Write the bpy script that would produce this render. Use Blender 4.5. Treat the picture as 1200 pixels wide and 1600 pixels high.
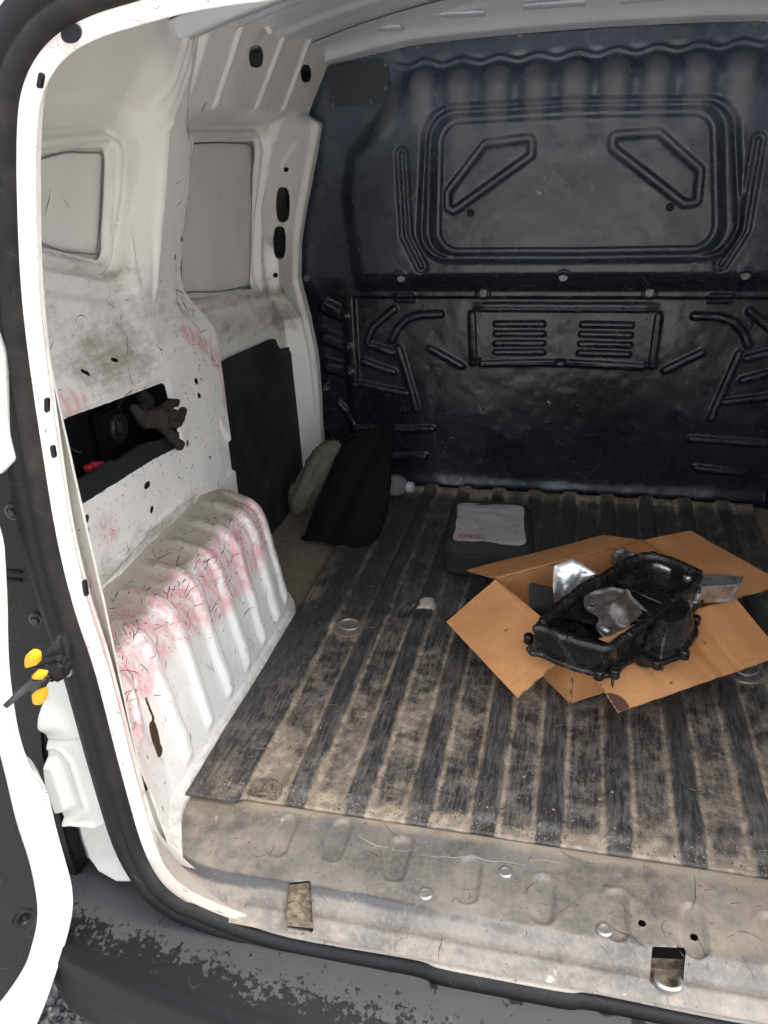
import bpy, bmesh, math, random
import numpy as np
from mathutils import Vector, Matrix
random.seed(7); RNG = np.random.default_rng(7)
for o in list(bpy.data.objects): bpy.data.objects.remove(o)
SC = bpy.context.scene; COL = SC.collection
# ------------------------------------------------------------------ camera, sky, sun, exposure
yaw, pitch, roll = .2501, .4394, -.0454
cy, sy = math.cos(yaw), math.sin(yaw)
fw = Vector((-sy*math.cos(pitch), cy*math.cos(pitch), -math.sin(pitch)))
rt = Vector((cy, sy, 0)); up = rt.cross(fw)
rt2 = rt*math.cos(roll)+up*math.sin(roll); up2 = -rt*math.sin(roll)+up*math.cos(roll)
cam = bpy.data.cameras.new('camera'); cam_ob = bpy.data.objects.new('camera', cam); COL.objects.link(cam_ob)
cam_ob.matrix_world = Matrix(((rt2.x, up2.x, -fw.x, .04766), (rt2.y, up2.y, -fw.y, 0), (rt2.z, up2.z, -fw.z, .94), (0, 0, 0, 1)))
cam.sensor_fit = 'VERTICAL'; cam.sensor_height = 36; cam.lens = 36*1260.76/1600
cam.clip_start = .02; cam.clip_end = 500
SC.camera = cam_ob
W = bpy.data.worlds.new('World'); SC.world = W; W.use_nodes = True
SUN_EL, SUN_AZ = math.radians(64), math.radians(74)     # azimuth measured from +Y clockwise: behind the camera
wn, wl = W.node_tree.nodes, W.node_tree.links; wn.clear()
sky = wn.new('ShaderNodeTexSky'); sky.sky_type = 'NISHITA'; sky.sun_disc = False
sky.sun_elevation = SUN_EL; sky.sun_rotation = SUN_AZ; sky.dust_density = 7.0; sky.air_density = 1.0; sky.ozone_density = 1.0
hs = wn.new('ShaderNodeHueSaturation'); hs.inputs['Saturation'].default_value = .42     # thin overcast: a paler sky
bg = wn.new('ShaderNodeBackground'); bg.inputs['Strength'].default_value = .15
wo = wn.new('ShaderNodeOutputWorld')
wl.new(sky.outputs[0], hs.inputs['Color']); wl.new(hs.outputs[0], bg.inputs[0]); wl.new(bg.outputs[0], wo.inputs[0])
sun = bpy.data.lights.new('sun', 'SUN'); sun.energy = .5; sun.angle = math.radians(25); sun.color = (1, .96, .9)
sun_ob = bpy.data.objects.new('sun', sun); COL.objects.link(sun_ob)
sd = Vector((math.sin(SUN_AZ)*math.cos(SUN_EL), math.cos(SUN_AZ)*math.cos(SUN_EL), math.sin(SUN_EL)))
sun_ob.rotation_euler = sd.to_track_quat('Z', 'Y').to_euler(); sun_ob.location = (0, -3, 6)
vs = SC.view_settings; vs.view_transform = 'Standard'; vs.look = 'None'; vs.gamma = 1; vs.exposure = 2.6; vs.use_curve_mapping = False
SC.cycles.max_bounces = 10; SC.cycles.diffuse_bounces = 6

# ------------------------------------------------------------------ numeric helpers
def sm(a, b, x):
    t = np.clip((x-a)/(b-a), 0, 1); return t*t*(3-2*t)
def seg_sd(U, V, pts):
    d = np.full(np.shape(U), 1e9)
    for (ax, ay), (bx, by) in zip(pts[:-1], pts[1:]):
        dx, dy = bx-ax, by-ay; L = dx*dx+dy*dy+1e-12
        t = np.clip(((U-ax)*dx+(V-ay)*dy)/L, 0, 1)
        d = np.minimum(d, np.hypot(U-ax-t*dx, V-ay-t*dy))
    return d
def poly_sd(U, V, pts, r=0.0):
    """signed distance to a polygon (negative inside); r rounds the corners"""
    if r:
        pts = inset(pts, r)
    d = seg_sd(U, V, list(pts)+[pts[0]])
    ins = np.zeros(np.shape(U), bool); n = len(pts)
    for i in range(n):
        (ax, ay), (bx, by) = pts[i], pts[(i+1) % n]
        if ay == by: continue
        c = ((ay > V) != (by > V)) & (U < (bx-ax)*(V-ay)/(by-ay)+ax)
        ins ^= c
    return np.where(ins, -d, d)-r
def inset(pts, r):
    n = len(pts); area = sum(pts[i][0]*pts[(i+1) % n][1]-pts[(i+1) % n][0]*pts[i][1] for i in range(n))
    s = 1 if area > 0 else -1; out = []
    for i in range(n):
        p0, p1, p2 = (Vector(pts[i-1]), Vector(pts[i]), Vector(pts[(i+1) % n]))
        e1 = (p1-p0).normalized(); e2 = (p2-p1).normalized()
        n1 = Vector((-e1.y, e1.x))*s; n2 = Vector((-e2.y, e2.x))*s
        b = (n1+n2); b = b/max(b.dot(n1), .3)
        q = p1+b*r; out.append((q.x, q.y))
    return out
def vnoise(x, y, z=0.0, seed=0):
    """cheap smooth value noise in 0..1"""
    x = np.asarray(x, float); y = np.asarray(y, float); z = np.broadcast_to(np.asarray(z, float), x.shape)
    xi, yi, zi = np.floor(x).astype(int), np.floor(y).astype(int), np.floor(z).astype(int)
    fx, fy, fz = x-xi, y-yi, z-zi
    fx, fy, fz = [t*t*(3-2*t) for t in (fx, fy, fz)]
    def h(a, b, c):
        n = (a*374761393+b*668265263+c*2147483647+seed*974634777) & 0x7fffffff
        n = ((n ^ (n >> 13))*1274126177) & 0x7fffffff
        return ((n ^ (n >> 16)) & 0xffff)/65535.0
    r = 0
    for a in (0, 1):
        for b in (0, 1):
            for c in (0, 1):
                r = r+h(xi+a, yi+b, zi+c)*(fx if a else 1-fx)*(fy if b else 1-fy)*(fz if c else 1-fz)
    return r
def fbm(x, y, z=0.0, seed=0, o=4):
    r = 0; a = .5; t = 0
    for i in range(o):
        r = r+a*vnoise(np.asarray(x)*2**i, np.asarray(y)*2**i, np.asarray(z)*2**i, seed+i); t += a; a *= .5
    return r/t

# ------------------------------------------------------------------ object helpers
def link(o, parent=None):
    COL.objects.link(o)
    if parent is not None:
        o.parent = parent
        o.matrix_parent_inverse = world_of(parent).inverted()
    return o
def world_of(o):
    m = Matrix.LocRotScale(o.location, o.rotation_euler, o.scale)
    if o.parent is not None: m = world_of(o.parent) @ o.matrix_parent_inverse @ m
    return m
def empty(name, loc, label, cat, group=None):
    o = bpy.data.objects.new(name, None); o.location = loc; o.empty_display_size = .05; COL.objects.link(o)
    o['label'] = label; o['category'] = cat
    if group: o['group'] = group
    return o
def tag(o, label=None, cat=None, group=None, kind=None):
    for k, v in (('label', label), ('category', cat), ('group', group), ('kind', kind)):
        if v: o[k] = v
    return o
def obj(name, me, m, parent=None, smooth=True):
    o = bpy.data.objects.new(name, me)
    if m is not None and not me.materials: me.materials.append(m)
    if smooth: me.polygons.foreach_set('use_smooth', np.ones(len(me.polygons), bool))
    return link(o, parent)
def mesh(name, v, f, attrs=None, m=None):
    me = bpy.data.meshes.new(name); me.from_pydata([tuple(p) for p in v], [], [tuple(q) for q in f]); me.update()
    if m: me.materials.append(m)
    return me
def fixn(me):
    bm = bmesh.new(); bm.from_mesh(me); bmesh.ops.recalc_face_normals(bm, faces=bm.faces); bm.to_mesh(me); bm.free(); return me
def quads_mesh(name, P, quads, attrs=None):
    me = bpy.data.meshes.new(name); nv, nq = len(P), len(quads)
    me.vertices.add(nv); me.vertices.foreach_set('co', np.asarray(P, np.float32).ravel())
    me.loops.add(nq*4); me.loops.foreach_set('vertex_index', np.asarray(quads, np.int32).ravel())
    me.polygons.add(nq); me.polygons.foreach_set('loop_start', np.arange(nq, dtype=np.int32)*4)
    try: me.polygons.foreach_set('loop_total', np.full(nq, 4, np.int32))
    except Exception: pass
    me.update(calc_edges=True)
    for k, a in (attrs or {}).items():
        at = me.attributes.new(k, 'FLOAT', 'POINT'); at.data.foreach_set('value', np.asarray(a, np.float32).ravel())
    me.validate(); return me
def sheet(name, u, v, fn, m, parent=None, holes=(), attrs=None, keep=None, flip=False):
    U, V = np.meshgrid(u, v, indexing='ij'); U = U.astype(float); V = V.astype(float)
    du, dv = u[1]-u[0], v[1]-v[0]; st = max(du, dv)
    for h in holes:
        for _ in range(2):
            d = h(U, V); e = 1e-5
            gu = (h(U+e, V)-d)/e; gv = (h(U, V+e)-d)/e; g = np.hypot(gu, gv)+1e-9
            k = np.abs(d) < .62*st
            U = np.where(k, U-d*gu/g, U); V = np.where(k, V-d*gv/g, V)
    X, Y, Z = fn(U, V)
    n, mm = U.shape
    idx = np.arange(n*mm).reshape(n, mm)
    q = np.stack([idx[:-1, :-1], idx[1:, :-1], idx[1:, 1:], idx[:-1, 1:]], -1).reshape(-1, 4)
    if flip: q = q[:, ::-1]
    cu = (U[:-1, :-1]+U[1:, :-1]+U[1:, 1:]+U[:-1, 1:])/4; cv = (V[:-1, :-1]+V[1:, :-1]+V[1:, 1:]+V[:-1, 1:])/4
    ok = np.ones(cu.shape, bool)
    for h in holes: ok &= h(cu, cv) > 0
    if keep is not None: ok &= keep(cu, cv)
    q = q[ok.ravel()]
    P = np.stack([X.ravel(), Y.ravel(), Z.ravel()], -1)
    A = attrs(U, V, X, Y, Z) if attrs else {}
    A = {k: np.broadcast_to(a, U.shape).ravel() for k, a in A.items()}
    used = np.unique(q); rm = np.full(len(P), -1); rm[used] = np.arange(len(used))
    me = quads_mesh(name, P[used], rm[q], {k: a[used] for k, a in A.items()})
    return obj(name, me, m, parent)
def box_bm(bm, c, s, rot=None, bev=0.0, seg=2):
    r = bmesh.ops.create_cube(bm, size=1); vs_ = r['verts']
    M = Matrix.Translation(c) @ (rot.to_4x4() if rot is not None else Matrix()) @ Matrix.Diagonal((*s, 1))
    bmesh.ops.transform(bm, matrix=M, verts=vs_)
    if bev:
        es = list({e for v in vs_ for e in v.link_edges}); bmesh.ops.bevel(bm, geom=es, offset=bev, segments=seg, affect='EDGES', profile=.5)
def bm_obj(name, bm, m, parent=None, smooth=True, angle=None):
    me = bpy.data.meshes.new(name); bm.normal_update(); bm.to_mesh(me); bm.free()
    o = obj(name, me, m, parent, smooth)
    if angle: sharp(me, angle)
    return o
def sharp(me, ang=.6):
    bm = bmesh.new(); bm.from_mesh(me)
    for e in bm.edges:
        if len(e.link_faces) == 2 and e.calc_face_angle(0) > ang: e.smooth = False
    bm.to_mesh(me); bm.free()
def tube(name, pts, rad, m, parent=None, n=10, closed=False, caps=True, flat=None, jit=None):
    """swept tube; rad is a number or one per point; flat=(a,b) scales the two axes"""
    pts = [Vector(p) for p in pts]; k = len(pts); rad = rad if hasattr(rad, '__len__') else [rad]*k
    V, F = [], []; prev = None
    for i, p in enumerate(pts):
        t = (pts[(i+1) % k]-pts[i-1]) if closed else (pts[min(i+1, k-1)]-pts[max(i-1, 0)])
        t.normalize()
        a = prev if prev is not None else (Vector((0, 0, 1)) if abs(t.z) < .9 else Vector((1, 0, 0)))
        b = t.cross(a).normalized(); a = b.cross(t).normalized(); prev = a
        for j in range(n):
            th = 2*math.pi*j/n; c, s = math.cos(th), math.sin(th)
            if flat: c *= flat[0]; s *= flat[1]
            r = rad[i]*(1 if jit is None else 1+jit*(random.random()-.5))
            V.append(p+(a*c+b*s)*r)
    for i in range(k if closed else k-1):
        for j in range(n):
            F.append((i*n+j, i*n+(j+1) % n, ((i+1) % k)*n+(j+1) % n, ((i+1) % k)*n+j))
    if caps and not closed: F += [tuple(range(n))[::-1], tuple(range((k-1)*n, k*n))]
    return obj(name, fixn(mesh(name, V, F)), m, parent)
def catmull(pts, n=6, closed=False):
    P = [np.array(p, float) for p in pts]; k = len(P); out = []
    for i in range(k if closed else k-1):
        p0, p1, p2, p3 = (P[(i-1) % k] if closed or i > 0 else P[0]), P[i], P[(i+1) % k], (P[(i+2) % k] if closed or i+2 < k else P[-1])
        for j in range(n):
            t = j/n
            out.append(.5*((2*p1)+(-p0+p2)*t+(2*p0-5*p1+4*p2-p3)*t*t+(-p0+3*p1-3*p2+p3)*t**3))
    if not closed: out.append(P[-1])
    return [tuple(p) for p in out]
def lathe(name, prof, m, parent=None, loc=(0, 0, 0), axis=(0, 0, 1), n=20):
    q = Vector((0, 0, 1)).rotation_difference(Vector(axis)).to_matrix(); V, F = [], []
    for r, h in prof:
        for j in range(n):
            th = 2*math.pi*j/n; V.append(Vector(loc)+q @ Vector((r*math.cos(th), r*math.sin(th), h)))
    k = len(prof)
    for i in range(k-1):
        for j in range(n): F.append((i*n+j, i*n+(j+1) % n, (i+1)*n+(j+1) % n, (i+1)*n+j))
    F += [tuple(range(n))[::-1], tuple(range((k-1)*n, k*n))]
    me = fixn(mesh(name, V, F)); o = obj(name, me, m, parent); sharp(me, .5); return o
def slab(name, pts, nrm, th, m, parent=None, bev=0.0, smooth=False, sub=0):
    """a plate: 3D outline extruded by th along nrm"""
    bm = bmesh.new(); n = Vector(nrm).normalized()
    a = [bm.verts.new(Vector(p)) for p in pts]; b = [bm.verts.new(Vector(p)+n*th) for p in pts]; k = len(pts)
    bm.faces.new(a[::-1]); bm.faces.new(b)
    for i in range(k): bm.faces.new((a[i], a[(i+1) % k], b[(i+1) % k], b[i]))
    bmesh.ops.recalc_face_normals(bm, faces=bm.faces)
    if bev: bmesh.ops.bevel(bm, geom=list(bm.edges), offset=bev, segments=2, affect='EDGES')
    return bm_obj(name, bm, m, parent, smooth, angle=.7 if smooth else None)
def pillow(name, outline, to3d, thick, m, parent=None, rings=14, n=72, wr=0.0, ws=20, edge=.3, seed=1, lift=None, back=1.0):
    """soft closed form from a star-shaped 2D outline: to3d(u,v,d) maps plane + depth to space"""
    c = np.mean(np.array(outline), 0); ol = np.array(outline+[outline[0]]) ; L = np.r_[0, np.cumsum(np.hypot(*np.diff(ol, axis=0).T))]
    t = np.linspace(0, L[-1], n, endpoint=False); bx = np.interp(t, L, ol[:, 0]); by = np.interp(t, L, ol[:, 1])
    V, F = [], []
    def lay(sg):
        rows = []
        for i in range(rings+1):
            s = i/rings; x = c[0]+(bx-c[0])*s; y = c[1]+(by-c[1])*s
            d = thick*(1-s**(1/edge))**.6 if s < 1 else np.zeros(n)
            d = np.broadcast_to(d, x.shape).copy()
            if wr and s < 1: d = d+wr*(fbm(x*ws+9, y*ws+5, 3.1*sg, seed, 4)-.5)*2*min(1, (1-s)*4+.15)
            d = d*sg*(1 if sg > 0 else back)
            base = len(V)
            for a, b, e in zip(x, y, d): V.append(to3d(a, b, e))
            rows.append(base)
        for i in range(rings):
            for j in range(n):
                a, b = rows[i]+j, rows[i]+(j+1) % n; e, f = rows[i+1]+(j+1) % n, rows[i+1]+j
                F.append((a, b, e, f) if i else (a, e, f))
    lay(1); lay(-1)
    me = mesh(name, V, F); bm = bmesh.new(); bm.from_mesh(me); bmesh.ops.remove_doubles(bm, verts=bm.verts, dist=1e-5)
    bmesh.ops.recalc_face_normals(bm, faces=bm.faces); bm.to_mesh(me); bm.free()
    return obj(name, me, m, parent)

# ------------------------------------------------------------------ node helpers
class G:
    def __init__(s, name):
        s.m = bpy.data.materials.new(name); s.m.use_nodes = True; s.t = s.m.node_tree; s.t.nodes.clear()
        s.out = s.t.nodes.new('ShaderNodeOutputMaterial'); s.b = s.t.nodes.new('ShaderNodeBsdfPrincipled')
        s.t.links.new(s.b.outputs[0], s.out.inputs[0]); s.tc = s.t.nodes.new('ShaderNodeNewGeometry'); s.co = s.tc.outputs['Position']
    def put(s, sock, v):
        if hasattr(v, 'links') or isinstance(v, bpy.types.NodeSocket): s.t.links.new(v, sock)
        elif isinstance(v, (tuple, list)) and len(v) == 3 and sock.type == 'RGBA': sock.default_value = (*v, 1)
        else: sock.default_value = v
    def n(s, typ, ins=None, **pr):
        nd = s.t.nodes.new('ShaderNode'+typ)
        for k, v in pr.items(): setattr(nd, k, v)
        for k, v in (ins or {}).items(): s.put(nd.inputs[k], v)
        return nd
    def math(s, op, a, b=0.0, c=0.0, clamp=False):
        nd = s.n('Math', {0: a, 1: b, 2: c}, operation=op, use_clamp=clamp); return nd.outputs[0]
    def mul(s, a, b): return s.math('MULTIPLY', a, b)
    def add(s, a, b, clamp=False): return s.math('ADD', a, b, clamp=clamp)
    def sub(s, a, b, clamp=False): return s.math('SUBTRACT', a, b, clamp=clamp)
    def mx(s, a, b): return s.math('MAXIMUM', a, b)
    def noise(s, sc, det=4, rough=.55, co=None, dist=0.0): return s.n('TexNoise', {'Vector': co or s.co, 'Scale': sc, 'Detail': det, 'Roughness': rough, 'Distortion': dist}).outputs[0]
    def noisec(s, sc, det=2, co=None): return s.n('TexNoise', {'Vector': co or s.co, 'Scale': sc, 'Detail': det}).outputs[1]
    def ss(s, a, b, x):
        lo, hi, o0, o1 = (a, b, 0., 1.) if a < b else (b, a, 1., 0.)
        return s.n('MapRange', {'Value': x, 'From Min': lo, 'From Max': hi, 'To Min': o0, 'To Max': o1}, interpolation_type='SMOOTHSTEP').outputs[0]
    def attr(s, nm): return s.n('Attribute', attribute_name=nm).outputs['Fac']
    def mix(s, f, a, b):
        nd = s.n('Mix', data_type='RGBA', clamp_factor=True)
        s.put(nd.inputs[0], f); s.put(nd.inputs[6], a); s.put(nd.inputs[7], b); return nd.outputs[2]
    def scale(s, v, rot=(0, 0, 0)): return s.n('Mapping', {'Vector': s.co, 'Scale': v, 'Rotation': rot}).outputs[0]
    def warp(s, co, sc, amt):
        c = s.n('VectorMath', {0: s.noisec(sc, 2, co), 1: (.5, .5, .5)}, operation='SUBTRACT').outputs[0]
        c = s.n('VectorMath', {0: c, 'Scale': amt}, operation='SCALE').outputs[0]
        return s.n('VectorMath', {0: co, 1: c}, operation='ADD').outputs[0]
    def scratch(s, sc, w, dens, co=None, wsc=None, amt=.06):
        """broken hairline marks: edges of warped cells, kept only where a noise is high"""
        co = co or s.co; c = s.warp(co, wsc or sc*.7, amt)
        u_ = s.n('VectorMath', {0: c, 1: (.37, 1, 0)}, operation='DOT_PRODUCT').outputs['Value']; v_ = s.n('VectorMath', {0: c, 1: (.61, 0, 1)}, operation='DOT_PRODUCT').outputs['Value']
        c2 = s.n('CombineXYZ', {0: u_, 1: v_}).outputs[0]
        e = s.n('TexVoronoi', {'Vector': c2, 'Scale': sc}, feature='DISTANCE_TO_EDGE', voronoi_dimensions='2D').outputs[0]
        ln = s.ss(w, w*.3, e); k = s.ss(dens-.03, dens+.01, s.noise(sc*1.9, 2, .5, co))
        return s.mul(ln, k)
    def streak(s, f, thr, seed, asp=.05):
        """short straight marks lying along one random direction"""
        rr = random.Random(seed); m_ = s.scale((f, f*asp, f*asp), tuple(rr.uniform(-3, 3) for _ in range(3)))
        return s.ss(thr, thr+.02, s.noise(1.0, 1, .5, m_))
    def bump(s, h, st=.3, d=.002):
        s.put(s.b.inputs['Normal'], s.n('Bump', {'Height': h, 'Strength': st, 'Distance': d}).outputs[0])
    def fin(s, col, rough=.5, metal=0.0, **kw):
        s.put(s.b.inputs['Base Color'], col); s.put(s.b.inputs['Roughness'], rough); s.put(s.b.inputs['Metallic'], metal)
        for k, v in kw.items(): s.put(s.b.inputs[k], v)
        return s.m

def M_white(name='white_van_paint', tint=(.80, .79, .75)):
    g = G(name); pk, dt, wr = g.attr('pink'), g.attr('dirt'), g.attr('wear')
    big = g.noise(6, 3); c = g.mix(g.ss(.35, .7, big), tint, tuple(t*.94 for t in tint))
    # red rub marks: streaky colour broken by fine noise
    st = g.noise(60, 4, .7, g.warp(g.scale((1, 1, .3)), 9, .10)); pat = g.noise(14, 3, .6)
    pf = g.mul(g.ss(.12, .85, g.add(pk, g.mul(g.sub(pat, .5), .75))), g.ss(.33, .62, st))
    c = g.mix(g.mul(pf, .62), c, (.66, .20, .24))
    pf2 = g.mul(g.ss(.55, 1.0, g.add(pk, g.mul(g.sub(g.noise(25, 3), .5), .6))), g.scratch(45, .035, .45))
    c = g.mix(g.mul(pf2, .3), c, (.5, .08, .12))
    # dirt
    dn = g.add(dt, g.add(g.mul(g.sub(g.noise(26, 6, .75), .5), 1.3), g.mul(g.sub(g.noise(70, 4, .7, g.scale((1, .22, 1))), .5), 1.1)))
    c = g.mix(g.mul(g.ss(.15, 1.1, g.mul(dn, g.ss(0, .12, dt))), .75), c, (.215, .17, .12))
    c = g.mix(g.mul(g.ss(.62, .75, g.noise(120, 3, .6)), g.mul(dt, .5)), c, (.16, .12, .08))
    ru = g.add(g.attr('rust'), g.mul(g.sub(g.noise(70, 4, .7), .5), .8)); c = g.mix(g.ss(.5, .62, g.mul(ru, g.ss(0, .1, g.attr('rust')))), c, (.05, .03, .013))
    # chips and scratches
    s1 = g.scratch(38, .02, .62); s2 = g.scratch(75, .035, .63, amt=.03); s3 = g.scratch(17, .008, .62, amt=.1)
    sc = g.mx(g.mx(s1, s2), s3)
    hold = g.ss(.32, .75, g.add(wr, g.mul(g.sub(g.noise(11, 2), .5), .7)))
    c = g.mix(g.mul(g.mul(sc, hold), .85), c, (.06, .05, .045))
    ch = g.mul(g.ss(.72, .735, g.noise(310, 2, .5)), g.ss(.5, .9, g.add(wr, g.mul(g.sub(g.noise(20, 2), .5), .5))))
    c = g.mix(g.mul(ch, .9), c, (.05, .04, .035))
    c = g.mix(g.mul(g.attr('light_cut'), g.add(.8, g.mul(g.sub(g.noise(13, 5, .6), .5), .6))), c, (.38, .38, .35))  # grey mixed in to hold down outdoor light on the rear faces
    speck = g.ss(.735, .75, g.noise(420, 1, .5)); c = g.mix(g.mul(speck, .5), c, (.1, .09, .08))
    g.bump(g.add(g.noise(9, 2), g.mul(g.noise(260, 2), .06)), .12, .004)
    r = g.add(.24, g.add(g.mul(g.ss(0, .6, dt), .4), g.mul(wr, .2)))
    return g.fin(c, r, Coat_Weight=0.0) if False else g.fin(c, r)
def M_blackplastic(name, base=(.016, .017, .021), rough=.36, dustc=(.17, .14, .11), scr=1.0, spec=.4):
    g = G(name); du = g.attr('dust')  # on the bulkhead dome, dust also carries painted glare haze
    n1 = g.noise(5, 4, .6); c = g.mix(g.ss(.3, .75, n1), base, tuple(b*1.7 for b in base))
    fd = g.attr('glare_haze'); c = g.mix(g.mul(fd, g.add(.75, g.mul(g.sub(g.noise(11, 5, .65), .5), 1.1))), c, (.088, .112, .155))  # bluish grey mixed in stands for glare over the upper bulkhead
    haze = g.ss(.45, .9, g.add(g.mul(du, .9), g.mul(g.noise(18, 6, .7), .55)))
    c = g.mix(g.mul(haze, .7), c, dustc)
    s = g.mul(g.mx(g.scratch(8, .0022, .53, amt=.25), g.mx(g.scratch(17, .006, .60, amt=.15), g.mul(g.scratch(30, .014, .63, amt=.1), .6))), g.ss(.35, .6, g.noise(3, 3)))
    c = g.mix(g.mul(s, .75*scr), c, (.36, .31, .25))
    sp = g.ss(.80, .815, g.noise(140, 1, .5)); c = g.mix(g.mul(sp, .35*scr), c, (.2, .18, .16))
    g.bump(g.add(g.mul(g.noise(420, 2, .5), .25), g.mul(g.noise(14, 2), .4)), .14, .002)
    r = g.add(rough, g.mul(g.sub(g.noise(9, 5, .65), .5), .35)); r = g.add(r, g.mul(haze, .35))
    return g.fin(c, r, 0.0, **{'Specular IOR Level': spec})
def M_plain(name, col, rough=.5, metal=0.0, var=.25, sc=30, bump=.1, spec=.5):
    g = G(name); c = g.mix(g.noise(sc, 5, .65), tuple(k*(1-var) for k in col), tuple(min(1, k*(1+var)) for k in col))
    g.bump(g.noise(sc*6, 3), bump, .001)
    return g.fin(c, g.add(rough, g.mul(g.sub(g.noise(sc*.7, 4), .5), .3)), metal, **{'Specular IOR Level': spec})
def M_mat():
    g = G('worn_rubber_mat'); du, hi = g.attr('dust'), g.attr('rise')
    lng = g.scale((1, .12, 1)); fine = g.noise(190, 5, .75, lng); mid = g.noise(22, 6, .7); blot = g.noise(7, 4, .6)
    c = g.mix(g.ss(.3, .72, fine), (.014, .014, .014), (.06, .057, .054))
    scuff = g.mul(g.ss(.44, .66, g.add(g.mul(mid, .6), g.mul(fine, .45))), g.ss(.05, .5, g.add(du, g.mul(blot, .4))))
    c = g.mix(g.mul(scuff, .7), c, (.17, .155, .135))
    damp = g.ss(.53, .68, g.noise(5.5, 4, .6)); du = g.sub(du, g.mul(damp, .22))
    dn = g.add(du, g.add(g.mul(g.sub(mid, .5), 1.5), g.mul(g.sub(g.noise(90, 5, .8), .5), 1.0)))
    c = g.mix(g.mul(g.ss(.30, 1.05, dn), .8), c, (.30, .24, .17))
    c = g.mix(g.mul(g.ss(.55, 1.15, dn), g.mul(.75, g.ss(.45, .6, g.noise(55, 4)))), c, (.44, .365, .27))
    wv = g.n('TexNoise', {'Vector': g.scale((210, 14, 60)), 'Scale': 1.0, 'Detail': 3}).outputs[0]
    hair = g.mx(g.mx(g.scratch(26, .006, .58, amt=.12), g.scratch(52, .02, .6, amt=.08)), g.scratch(90, .04, .6, amt=.05))
    c = g.mix(g.mul(hair, .28), c, (.36, .32, .27))
    rust = g.mul(g.ss(.70, .8, g.noise(16, 3, .5)), g.ss(.5, .7, g.noise(60, 3))); c = g.mix(g.mul(rust, .6), c, (.12, .045, .015))
    sp = g.ss(.79, .81, g.noise(210, 1, .5)); c = g.mix(g.mul(sp, .5), c, (.40, .34, .27))
    dk = g.ss(.735, .75, g.noise(150, 1, .5, g.scale((1.03, 1, 1.1)))); c = g.mix(g.mul(dk, .7), c, (.012, .01, .008))
    g.bump(g.add(mid, g.add(g.mul(fine, .6), g.mul(g.noise(300, 3, .7), .35))), .5, .003)
    return g.fin(c, g.add(.5, g.mul(g.ss(.2, .8, dn), .35)))
def M_sill():
    g = G('dusty_sill_plastic'); du, ed = g.attr('dust'), g.attr('edge')
    n1 = g.noise(9, 6, .65); fine = g.noise(150, 5, .75); c = g.mix(g.ss(.3, .7, n1), (.075, .070, .064), (.19, .172, .150))
    c = g.mix(g.mul(g.ss(.4, .8, fine), .5), c, (.26, .24, .208))
    c = g.mix(g.mul(g.ss(.35, .95, g.add(du, g.mul(g.sub(g.noise(28, 6, .7), .5), 1.1))), .8), c, (.36, .29, .205))
    c = g.mix(g.mul(g.ss(.4, .9, g.add(ed, g.mul(g.sub(g.noise(24, 5, .7), .5), .8))), .85), c, (.035, .035, .037))
    s = g.mx(g.scratch(14, .006, .57, amt=.2), g.scratch(40, .02, .6)); c = g.mix(g.mul(s, .2), c, (.4, .37, .33))
    s = g.scratch(22, .012, .6, amt=.15, co=g.scale((1.1, .9, 1))); c = g.mix(g.mul(s, .6), c, (.04, .035, .03))
    wt = g.mul(g.ss(.66, .7, g.noise(15, 4, .6)), g.ss(.3, .6, du)); c = g.mix(g.mul(wt, .6), c, (.62, .6, .56))
    dk = g.ss(.72, .735, g.noise(120, 2, .5)); c = g.mix(g.mul(dk, .7), c, (.03, .025, .02))
    g.bump(g.add(g.mul(g.noise(20, 5, .6), .8), g.mul(fine, .5)), .35, .003)
    return g.fin(c, g.add(.38, g.mul(n1, .3)))
def M_bumper():
    g = G('wet_bumper_plastic'); wet, du = g.attr('wet'), g.attr('dust')
    c = g.mix(g.noise(40, 5, .7), (.021, .0215, .023), (.034, .034, .035))
    c = g.mix(g.mul(g.ss(.35, .9, g.add(du, g.mul(g.sub(g.noise(30, 6, .7), .5), 1.0))), .75), c, (.085, .064, .045))
    spt = g.noise(135, 2, .55)
    vo = g.n('TexVoronoi', {'Vector': g.warp(g.co, 60, .012), 'Scale': 62.0}, feature='F1').outputs[0]
    blob = g.sub(g.add(g.add(g.mul(wet, .9), g.mul(g.sub(g.noise(38, 3, .6), .5), 1.1)), g.mul(g.sub(spt, .5), 1.5)), .42)
    w = g.ss(-.09, .12, blob); c = g.mix(w, c, (.0045, .0045, .005))
    dots = g.mul(g.ss(.25, .2, g.n('TexVoronoi', {'Vector': g.co, 'Scale': 55.0}, feature='F1').outputs[0]), g.ss(.62, .66, g.noise(32, 2)))
    c = g.mix(g.mul(dots, g.ss(.01, .3, wet)), c, (.012, .012, .013))
    s = g.scratch(20, .008, .64, amt=.15); c = g.mix(g.mul(s, .2), c, (.25, .23, .2))
    g.bump(g.add(g.mul(g.noise(380, 2), .35), g.noise(12, 3)), .2, .002)
    return g.fin(c, g.sub(.6, g.mul(w, .1)), 0.0, **{'Specular IOR Level': g.sub(.45, g.mul(w, .25))})
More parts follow.
